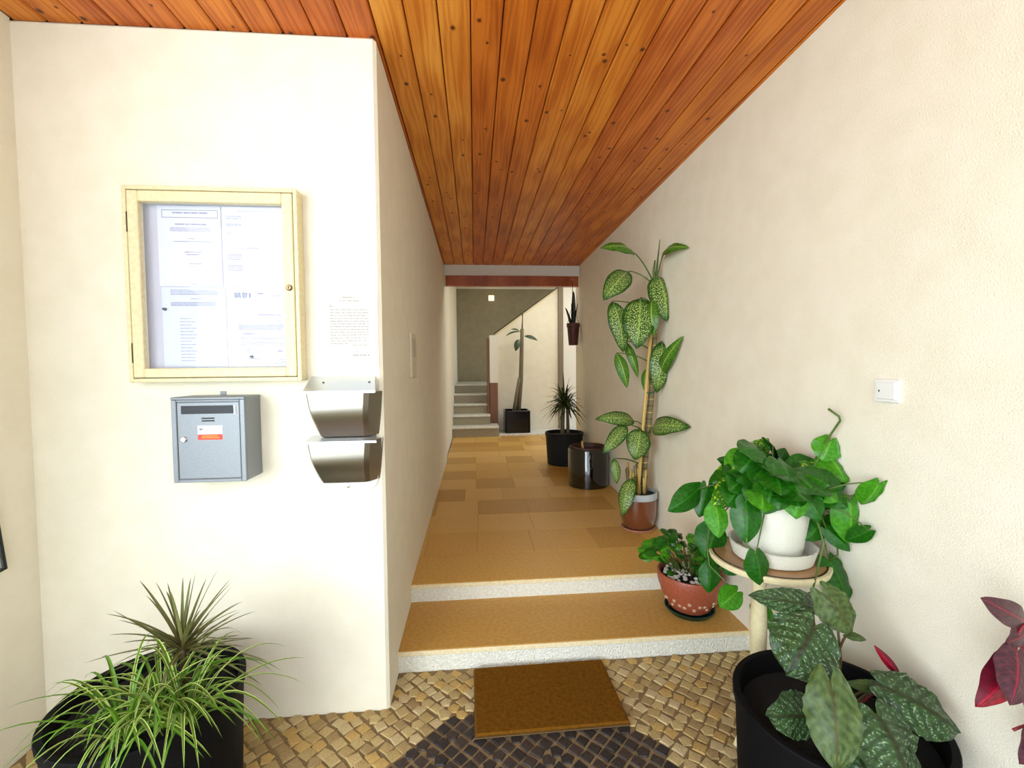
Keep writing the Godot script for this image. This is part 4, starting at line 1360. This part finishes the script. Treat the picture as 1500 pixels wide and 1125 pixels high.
func build_corridor_pots() -> void:
	# glossy black pot
	var g := thing("black_pot", "glossy black cylindrical pot with brown inner rim on the corridor floor", "plant pot", Vector3(1.09, UP_Y, -4.24))
	part("pot", lathe_mesh([Vector2(0, 0), Vector2(0.184, 0), Vector2(0.192, 0.006), Vector2(0.194, 0.36), Vector2(0.19, 0.367), Vector2(0.182, 0.367), Vector2(0.18, 0.36), Vector2(0.18, 0.29), Vector2(0, 0.289)], 64), M.pot_gloss, g)
	part("liner", lathe_mesh([Vector2(0.179, 0.291), Vector2(0.179, 0.383), Vector2(0.172, 0.386), Vector2(0.168, 0.38), Vector2(0.166, 0.33), Vector2(0, 0.328)], 48), mat(Color(0.26, 0.14, 0.09), 0.5), g)
	part("stick", tube_mesh([Vector3(-0.06, 0.32, 0.06), Vector3(-0.075, 0.44, 0.07)], 0.011, 0.010, 8), M.bamboo, g)

	# charcoal pot with a yucca
	var p := thing("charcoal_pot", "wide charcoal tapered pot standing behind the glossy black pot", "plant pot", Vector3(1.055, UP_Y, -5.22))
	part("pot", lathe_mesh(pot_profile(0.20, 0.222, 0.375, 0.04, 0.014), 48), M.pot_grey, p)
	soil(p, 0.203, 0.335)
	var y := thing("dracaena", "small dracaena with drooping narrow dark leaves in the charcoal pot", "plant", Vector3(1.055, 0.52, -5.22))
	var heads := [Vector3(1.05, 0.93, -5.20), Vector3(1.09, 0.86, -5.22)]
	stem(y, bow(Vector3(1.03, 0.52, -5.2), heads[0], Vector3(-0.01, 0, 0)), 0.026, 0.020, M.trunk, "trunk", 9)
	stem(y, bow(Vector3(1.10, 0.52, -5.23), heads[1], Vector3(0.01, 0, 0)), 0.022, 0.016, M.trunk, "trunk", 9)
	for i in 96:
		var f: Vector3 = heads[0 if i % 3 else 1]
		var a := rng.randf() * TAU
		var up := rng.randf()
		var l := rng.randf_range(0.2, 0.36)
		var tip := f + Vector3(cos(a) * l * (1.0 - 0.5 * up), lerpf(-0.24, 0.22, pow(up, 1.2)), sin(a) * l * 0.8)
		tip.x = minf(tip.x, wall_x(-5.2) - 0.03)
		tip.z = maxf(tip.z, -5.5)
		arc_blade(y, f + Vector3(0, rng.randf_range(-0.08, 0.03), 0), tip, rng.randf_range(0.04, 0.13), 0.014, M.yucca_leaf, 0.8)
	for t in [Vector3(1.04, 1.28, -5.2), Vector3(0.92, 1.16, -5.2), Vector3(0.82, 0.98, -5.2), Vector3(0.80, 0.88, -5.15), Vector3(1.13, 1.22, -5.2)]:
		arc_blade(y, heads[0], t, 0.06, 0.012, M.yucca_leaf, 0.8)

	# square black pot with a tall cane plant
	var s := thing("square_pot", "square glossy black pot standing on the white marble plinth", "plant pot", Vector3(0.71, UP_Y + 0.036, -7.62))
	var st := begin()
	var h := 0.375
	for k in [[-0.215, -0.19], [0.19, 0.215]]:
		box(st, Vector3(k[0], 0, -0.20), Vector3(k[1], h, 0.20), 0.006)
		box(st, Vector3(-0.1895, 0, k[0] + 0.012 if k[0] < 0 else k[0] - 0.012), Vector3(0.1895, h, k[1] + 0.012 if k[0] < 0 else k[1] - 0.012), 0.006)
	box(st, Vector3(-0.1895, 0, -0.18), Vector3(0.1895, 0.03, 0.18), 0.003)
	part("pot", done(st), M.pot_square, s)
	part("soil", box_mesh(Vector3(-0.19, 0.25, -0.178), Vector3(0.19, 0.33, 0.178), 0.01), M.soil, s)
	var cn := thing("cane_plant", "tall bare cane plant with a few small leaves against the stair wall", "plant", Vector3(0.74, 0.55, -7.62))
	stem(cn, [Vector3(0.74, 0.54, -7.62), Vector3(0.79, 1.1, -7.61), Vector3(0.81, 1.7, -7.61), Vector3(0.82, 1.98, -7.62)], 0.042, 0.030, M.trunk, "trunk", 10)
	stem(cn, [Vector3(0.66, 0.54, -7.58), Vector3(0.71, 0.85, -7.59), Vector3(0.765, 1.15, -7.60)], 0.034, 0.026, M.trunk, "trunk", 10)
	stem(cn, [Vector3(0.82, 1.95, -7.62), Vector3(0.835, 2.26, -7.62)], 0.014, 0.006, M.petiole_brown, "shoot", 7)
	for e in [[Vector3(0.79, 1.93, -7.6), Vector3(0.53, 1.86, -7.55), 0.045], [Vector3(0.75, 1.80, -7.58), Vector3(0.70, 1.60, -7.55), 0.055], [Vector3(0.86, 1.86, -7.6), Vector3(1.08, 1.78, -7.56), 0.04], [Vector3(0.835, 2.25, -7.62), Vector3(0.76, 2.32, -7.58), 0.03], [Vector3(0.77, 1.95, -7.6), Vector3(0.63, 1.97, -7.55), 0.035]]:
		leaf(cn, e[0], e[1], e[2], Vector3(0, 0.8, 0.6), "lance", M.cane_leaf, 0.16, 0.3)
		stem(cn, bow(Vector3(0.815, e[0].y - 0.05, -7.615), e[0], Vector3(0, 0.02, 0)), 0.005, 0.003, M.petiole_brown, "leaf_stalk", 5)

func build_hanging_plant() -> void:
	var c := Vector3(1.222, 1.60, HALL_Z + 0.10)
	var hp := thing("hanging_pot", "red brown pot hung by a dark wire from the beam end", "plant pot", c)
	part("pot", lathe_mesh(pot_profile(0.056, 0.076, 0.27, 0.05, 0.008), 32), M.pot_red_brown, hp)
	soil(hp, 0.065, 0.235)
	part("wire", tube_mesh([Vector3(0, 0.24, -0.03), Vector3(0, 0.5, -0.025), Vector3(-0.005, 0.80, -0.02)], 0.004, 0.004, 6), M.wire, hp)
	for s in [-1.0, 1.0]:
		part("wire", tube_mesh([Vector3(s * 0.072, 0.262, 0), Vector3(s * 0.03, 0.42, -0.015), Vector3(0, 0.5, -0.025)], 0.0025, 0.0025, 5), M.wire, hp)
	part("hook", tube_mesh([Vector3(-0.005, 0.80, -0.038), Vector3(-0.005, 0.80, -0.012), Vector3(-0.005, 0.815, -0.006)], 0.012, 0.008, 8), M.chrome, hp)
	var p := thing("sansevieria", "few upright pointed dark leaves in the hanging red brown pot", "plant", c + Vector3(0, 0.235, 0))
	for t in [[Vector3(1.225, 2.27, -5.45), 0.036], [Vector3(1.115, 2.06, -5.42), 0.03], [Vector3(1.278, 2.12, -5.43), 0.022], [Vector3(1.15, 1.98, -5.44), 0.012], [Vector3(1.24, 2.08, -5.42), 0.014], [Vector3(1.20, 2.12, -5.46), 0.013]]:
		var a := c + Vector3((t[0].x - c.x) * 0.3, 0.24, 0.0)
		arc_blade(p, a, t[0], 0.03, t[1], M.snake_leaf, 0.7)

func build_terracotta_pot() -> void:
	var c := Vector3(1.085, STEP_Y, -2.165)
	var t := thing("terracotta_pot", "painted terracotta bowl pot on a dark green saucer on the step", "plant pot", c)
	part("pot", lathe_mesh([Vector2(0, 0.02), Vector2(0.092, 0.02), Vector2(0.10, 0.026), Vector2(0.135, 0.09), Vector2(0.155, 0.15), Vector2(0.160, 0.198), Vector2(0.157, 0.204), Vector2(0.148, 0.204), Vector2(0.145, 0.196), Vector2(0.14, 0.165), Vector2(0, 0.164)], 56), M.terracotta, t)
	# raised painted blossom band
	for k in 34:
		var a := TAU * k / 34.0
		var y := 0.075 + 0.018 * sin(k * 2.4)
		var r := 0.100 + (y - 0.026) * 0.547
		var st := begin(true)
		lathe(st, [Vector2(0.0095, -0.001), Vector2(0.008, 0.003), Vector2(0.0, 0.004)], 8)
		part("painted_flower", done(st), M.painted, t, Transform3D(Basis(Vector3.UP, -a + PI / 2) * Basis(Vector3.RIGHT, PI / 2 + 0.45), Vector3(cos(a) * r, y, sin(a) * r)))
	part("saucer", lathe_mesh([Vector2(0, 0), Vector2(0.108, 0), Vector2(0.124, 0.022), Vector2(0.12, 0.026), Vector2(0.104, 0.012), Vector2(0, 0.012)], 44), M.green_saucer, t)
	soil(t, 0.141, 0.18)
	var st := begin(true)
	for k in 90:
		var a := rng.randf() * TAU
		var r := 0.128 * sqrt(rng.randf())
		lathe(st, [Vector2(0, -0.008), Vector2(0.008, -0.004), Vector2(0.01, 0.001), Vector2(0.007, 0.006), Vector2(0, 0.008)], 7, Vector3(cos(a) * r, 0.193, sin(a) * r), Vector2(rng.randf_range(0.8, 1.3), 1.0))
	part("pebbles", done(st), M.pebble, t).set_meta("kind", "stuff")
	var p := thing("peperomia", "low bushy plant of small round leaves in the painted terracotta pot", "plant", c + Vector3(0, 0.19, 0))
	for k in 130:
		var a := rng.randf() * TAU
		var r := rng.randf()
		var root := c + Vector3(cos(a) * 0.07 * r, 0.19, sin(a) * 0.07 * r)
		var rr := 0.185 * sqrt(r)
		var base := c + Vector3(cos(a) * rr - 0.03, 0.22 + 0.17 * (1.0 - r * r * 0.5) * rng.randf_range(0.5, 1.0), sin(a) * rr * 0.8 + 0.02)
		base.x = minf(base.x, wall_x(base.z) - 0.05)
		var l := rng.randf_range(0.04, 0.068)
		var out := Vector3(cos(a + rng.randf_range(-0.6, 0.6)), rng.randf_range(-0.6, 0.5), sin(a)).normalized()
		leaf(p, base, base + out * l, l * 0.42, Vector3(0, 1, 0.7), "round", M.ivy_light if rng.randf() < 0.45 else M.ivy, 0.12, 0.25)
		if k % 3 == 0:
			stem(p, bow(root, base, Vector3(0, 0.02, 0), 4), 0.003, 0.002, M.petiole, "stem", 5)

func build_stand_and_ivy() -> void:
	var c := Vector3(1.055, 0, -1.52)
	var y := 0.655
	var s := thing("plant_stand", "cream pedestal plant stand with round brown top under the white pot", "plant stand", c)
	part("top", lathe_mesh([Vector2(0, y - 0.03), Vector2(0.17, y - 0.03), Vector2(0.192, y - 0.02), Vector2(0.196, y - 0.006), Vector2(0.194, y), Vector2(0.184, y), Vector2(0.182, y - 0.003), Vector2(0, y - 0.003)], 56), M.cream, s)
	part("inlay", lathe_mesh([Vector2(0.178, y - 0.004), Vector2(0.178, y + 0.0005), Vector2(0, y + 0.0008)], 56), M.stand_top, s)
	part("dark_line", lathe_mesh([Vector2(0.1785, y - 0.003), Vector2(0.183, y - 0.003), Vector2(0.183, y + 0.002), Vector2(0.1785, y + 0.002), Vector2(0.1785, y - 0.003)], 56), M.stand_line, s)
	part("column", lathe_mesh([Vector2(0.0, 0.05), Vector2(0.045, 0.05), Vector2(0.048, 0.07), Vector2(0.032, 0.10), Vector2(0.022, 0.18), Vector2(0.027, 0.30), Vector2(0.029, 0.42), Vector2(0.022, 0.54), Vector2(0.034, 0.60), Vector2(0.07, y - 0.03), Vector2(0, y - 0.03)], 28, Vector3(-0.03, 0, 0.0)), M.cream, s)
	for k in 3:
		var a := TAU * k / 3.0 + 0.5
		var d := Vector3(cos(a), 0, sin(a))
		part("foot", tube_mesh([Vector3(-0.03, 0.09, 0) + d * 0.03, Vector3(-0.03, 0.06, 0) + d * 0.09, Vector3(-0.03, 0.014, 0) + d * 0.15], 0.016, 0.012, 10), M.cream, s)

	var pt := thing("white_pot", "white ribbed pot with deep white saucer on the plant stand", "plant pot", Vector3(1.065, y + 0.001, -1.51))
	part("pot", lathe_mesh([Vector2(0, 0.012), Vector2(0.088, 0.012), Vector2(0.093, 0.02), Vector2(0.118, 0.19), Vector2(0.124, 0.192), Vector2(0.126, 0.225), Vector2(0.122, 0.23), Vector2(0.113, 0.23), Vector2(0.110, 0.20), Vector2(0, 0.199)], 48), M.pot_white, pt)
	part("saucer", lathe_mesh([Vector2(0, 0), Vector2(0.118, 0), Vector2(0.128, 0.006), Vector2(0.14, 0.05), Vector2(0.142, 0.055), Vector2(0.136, 0.056), Vector2(0.122, 0.012), Vector2(0, 0.011)], 48), M.pot_white, pt)
	soil(pt, 0.108, 0.21)

	var iv := thing("pothos", "bushy trailing pothos with heart-shaped green leaves in the white pot", "plant", Vector3(1.065, y + 0.22, -1.51))
	var root := Vector3(1.065, y + 0.215, -1.51)
	var i := 0
	for e in ivy_leaves:
		var base := Vector3(e[0], e[1], e[2])
		var tip := Vector3(e[3], e[4], e[5])
		var m: Material = M.ivy_light if i in [6, 12, 13, 14, 15, 22, 26] else M.ivy_gold if i in [3, 5, 26] else M.ivy
		leaf(iv, base, tip, e[6] * 1.2, Vector3(-0.2, 0.45, 0.9), "heart", m, 0.09, 0.3, 0.04)
		var a := root + Vector3(base.x - root.x, 0, base.z - root.z).limit_length(0.085)
		if base.y > 0.62:
			stem(iv, bow(a, base, Vector3(0, 0.06, 0.02)), 0.0035, 0.002, M.petiole, "stem", 5)
		i += 1
	# trailing vines that carry the hanging leaves
	for v in [[Vector3(0.99, 0.89, -1.44), Vector3(0.90, 0.86, -1.42), Vector3(0.90, 0.75, -1.40), Vector3(0.918, 0.73, -1.385)],
			[Vector3(0.97, 0.89, -1.5), Vector3(0.86, 0.80, -1.56), Vector3(0.87, 0.66, -1.6), Vector3(0.88, 0.59, -1.6), Vector3(0.911, 0.547, -1.48)],
			[Vector3(1.14, 0.89, -1.42), Vector3(1.14, 0.76, -1.36), Vector3(1.07, 0.62, -1.32), Vector3(1.036, 0.45, -1.55)],
			[Vector3(1.16, 0.89, -1.48), Vector3(1.235, 0.82, -1.42), Vector3(1.225, 0.70, -1.40), Vector3(1.212, 0.67, -1.42)],
			[Vector3(1.15, 0.89, -1.45), Vector3(1.24, 0.92, -1.34), Vector3(1.252, 0.975, -1.28)]]:
		stem(iv, v, 0.0035, 0.0028, M.petiole, "vine", 6)
	stem(iv, [Vector3(1.22, 1.0, -1.49), Vector3(1.235, 1.08, -1.47), Vector3(1.25, 1.155, -1.43), Vector3(1.246, 1.17, -1.43), Vector3(1.222, 1.195, -1.45)], 0.003, 0.0045, M.petiole, "tendril", 6)
	# leaves that hang over the pot's rim
	for k in 16:
		var a := lerpf(-0.35, PI + 0.35, (k + rng.randf() * 0.7) / 16.0)
		var base := root + Vector3(cos(a) * 0.115, rng.randf_range(0.045, 0.10), sin(a) * 0.115)
		base.x = minf(base.x, wall_x(base.z) - 0.06)
		var l := rng.randf_range(0.085, 0.115)
		var tip := base + Vector3(cos(a) * 0.45 + rng.randf_range(-0.3, 0.3), -0.75, sin(a) * 0.45).normalized() * l
		leaf(iv, base, tip, l * 0.46, Vector3(cos(a), 0.6, sin(a)), "heart", M.ivy_light if k % 4 == 0 else M.ivy, 0.12, 0.3, 0.04)
		stem(iv, bow(root + Vector3(cos(a), 0, sin(a)) * 0.06, base, Vector3(0, 0.03, 0), 4), 0.003, 0.002, M.petiole, "stem", 5)
	for k in 60:
		var a := rng.randf() * TAU
		var r := sqrt(rng.randf())
		var base := root + Vector3(cos(a) * 0.17 * r, 0.02 + 0.16 * (1.0 - r * r) * rng.randf_range(0.4, 1.0) + 0.02, sin(a) * 0.12 * r)
		base.x = minf(base.x, wall_x(base.z) - 0.08)
		var out := Vector3(cos(a), rng.randf_range(-0.9, 0.15), sin(a) + 0.3).normalized()
		var l := rng.randf_range(0.075, 0.12)
		var tip := base + out * l
		tip.x = minf(tip.x, wall_x(tip.z) - 0.02)
		leaf(iv, base, tip, l * 0.5, Vector3(-0.1, 0.7, 0.75), "heart", M.ivy_gold if k % 13 == 0 else M.ivy_light if k % 7 == 0 else M.ivy, 0.1, 0.3, 0.04)
		stem(iv, bow(root + Vector3(cos(a), 0, sin(a)) * 0.06 * r, base, Vector3(0, 0.04, 0), 4), 0.003, 0.002, M.petiole, "stem", 5)

func build_begonia() -> void:
	var c := Vector3(0.995, 0, -1.14)
	var p := thing("planter", "large round black planter on the right, holding a silver-spotted begonia", "plant pot", c)
	part("pot", lathe_mesh(pot_profile(0.235, 0.25, 0.39, 0.03, 0.012), 56), M.pot_black, p)
	soil(p, 0.232, 0.325)
	var b := thing("begonia", "begonia with large dark green leaves spotted silver in the right planter", "plant", c + Vector3(0, 0.33, 0))
	var i := 0
	for e in begonia_leaves:
		var base := Vector3(e[0], e[1], e[2])
		var tip := Vector3(e[3], e[4], e[5])
		leaf(b, base, tip, e[6] * 1.3, Vector3(-0.15, 0.6, 0.8), "serrate", M.begonia_olive if i in [2, 3, 5, 9, 10] else M.begonia, 0.12, 0.3, 0.09)
		var root := c + Vector3((base.x - c.x) * 0.3 + rng.randf_range(-0.04, 0.04), 0.33, (base.z + 1.14) * 0.3 - 0.02 + rng.randf_range(-0.04, 0.04))
		stem(b, bow(root, base, Vector3(0, 0.04, -0.02)), 0.005, 0.003, M.petiole_brown, "stem", 6)
		i += 1
	for e in begonia_red:
		var base := Vector3(e[0], e[1], e[2])
		leaf(b, base, Vector3(e[3], e[4], e[5]), e[6] * 1.2, Vector3(-0.6, 0.4, 0.8), "lance", M.bloodleaf_red, 0.05, 0.3).set_meta("label", "narrow red leaf")
		stem(b, bow(c + Vector3(0.05, 0.33, -0.02), base, Vector3(0, 0.02, 0)), 0.004, 0.003, M.petiole_red, "stem", 6)
	stem(b, [c + Vector3(-0.01, 0.33, -0.05), Vector3(1.0, 0.55, -1.16), Vector3(0.975, 0.70, -1.17)], 0.006, 0.004, M.petiole_brown, "stem", 7)
	stem(b, [c + Vector3(0.04, 0.33, -0.04), Vector3(1.04, 0.5, -1.17), Vector3(1.02, 0.6, -1.16)], 0.005, 0.003, M.petiole_brown, "stem", 7)

func build_bloodleaf() -> void:
	var c := Vector3(1.13, 0, -0.70)
	var p := thing("red_plant_pot", "terracotta pot by the right wall holding the dark red leaved plant", "plant pot", c)
	part("pot", lathe_mesh(pot_profile(0.085, 0.115, 0.23, 0.04, 0.01), 36), M.terracotta, p)
	soil(p, 0.098, 0.2)
	var b := thing("bloodleaf", "dark red and purple leaved plant at the right edge of the view", "plant", c + Vector3(0, 0.2, 0))
	stem(b, [c + Vector3(0, 0.19, 0), Vector3(1.16, 0.45, -0.78), Vector3(1.175, 0.70, -0.86), Vector3(1.19, 0.80, -0.88)], 0.007, 0.004, M.petiole_red, "stem", 8)
	stem(b, [c + Vector3(0.02, 0.19, 0.01), Vector3(1.18, 0.35, -0.78), Vector3(1.23, 0.55, -0.85)], 0.006, 0.004, M.petiole_red, "stem", 8)
	var i := 0
	for e in coleus_leaves:
		var base := Vector3(e[0], e[1], e[2])
		var tip := Vector3(e[3], e[4], e[5])
		leaf(b, base, tip, e[6], Vector3(-0.4, 0.3, 0.9), "lance" if i == 0 else "heart", M.bloodleaf_red if i in [2, 4] else M.bloodleaf, 0.08, 0.3, 0.05)
		stem(b, bow(Vector3(1.178, clampf(base.y - 0.02, 0.5, 0.79), -0.862), base, Vector3(0, 0.01, 0)), 0.003, 0.0025, M.petiole_red, "leaf_stalk", 5)
		i += 1
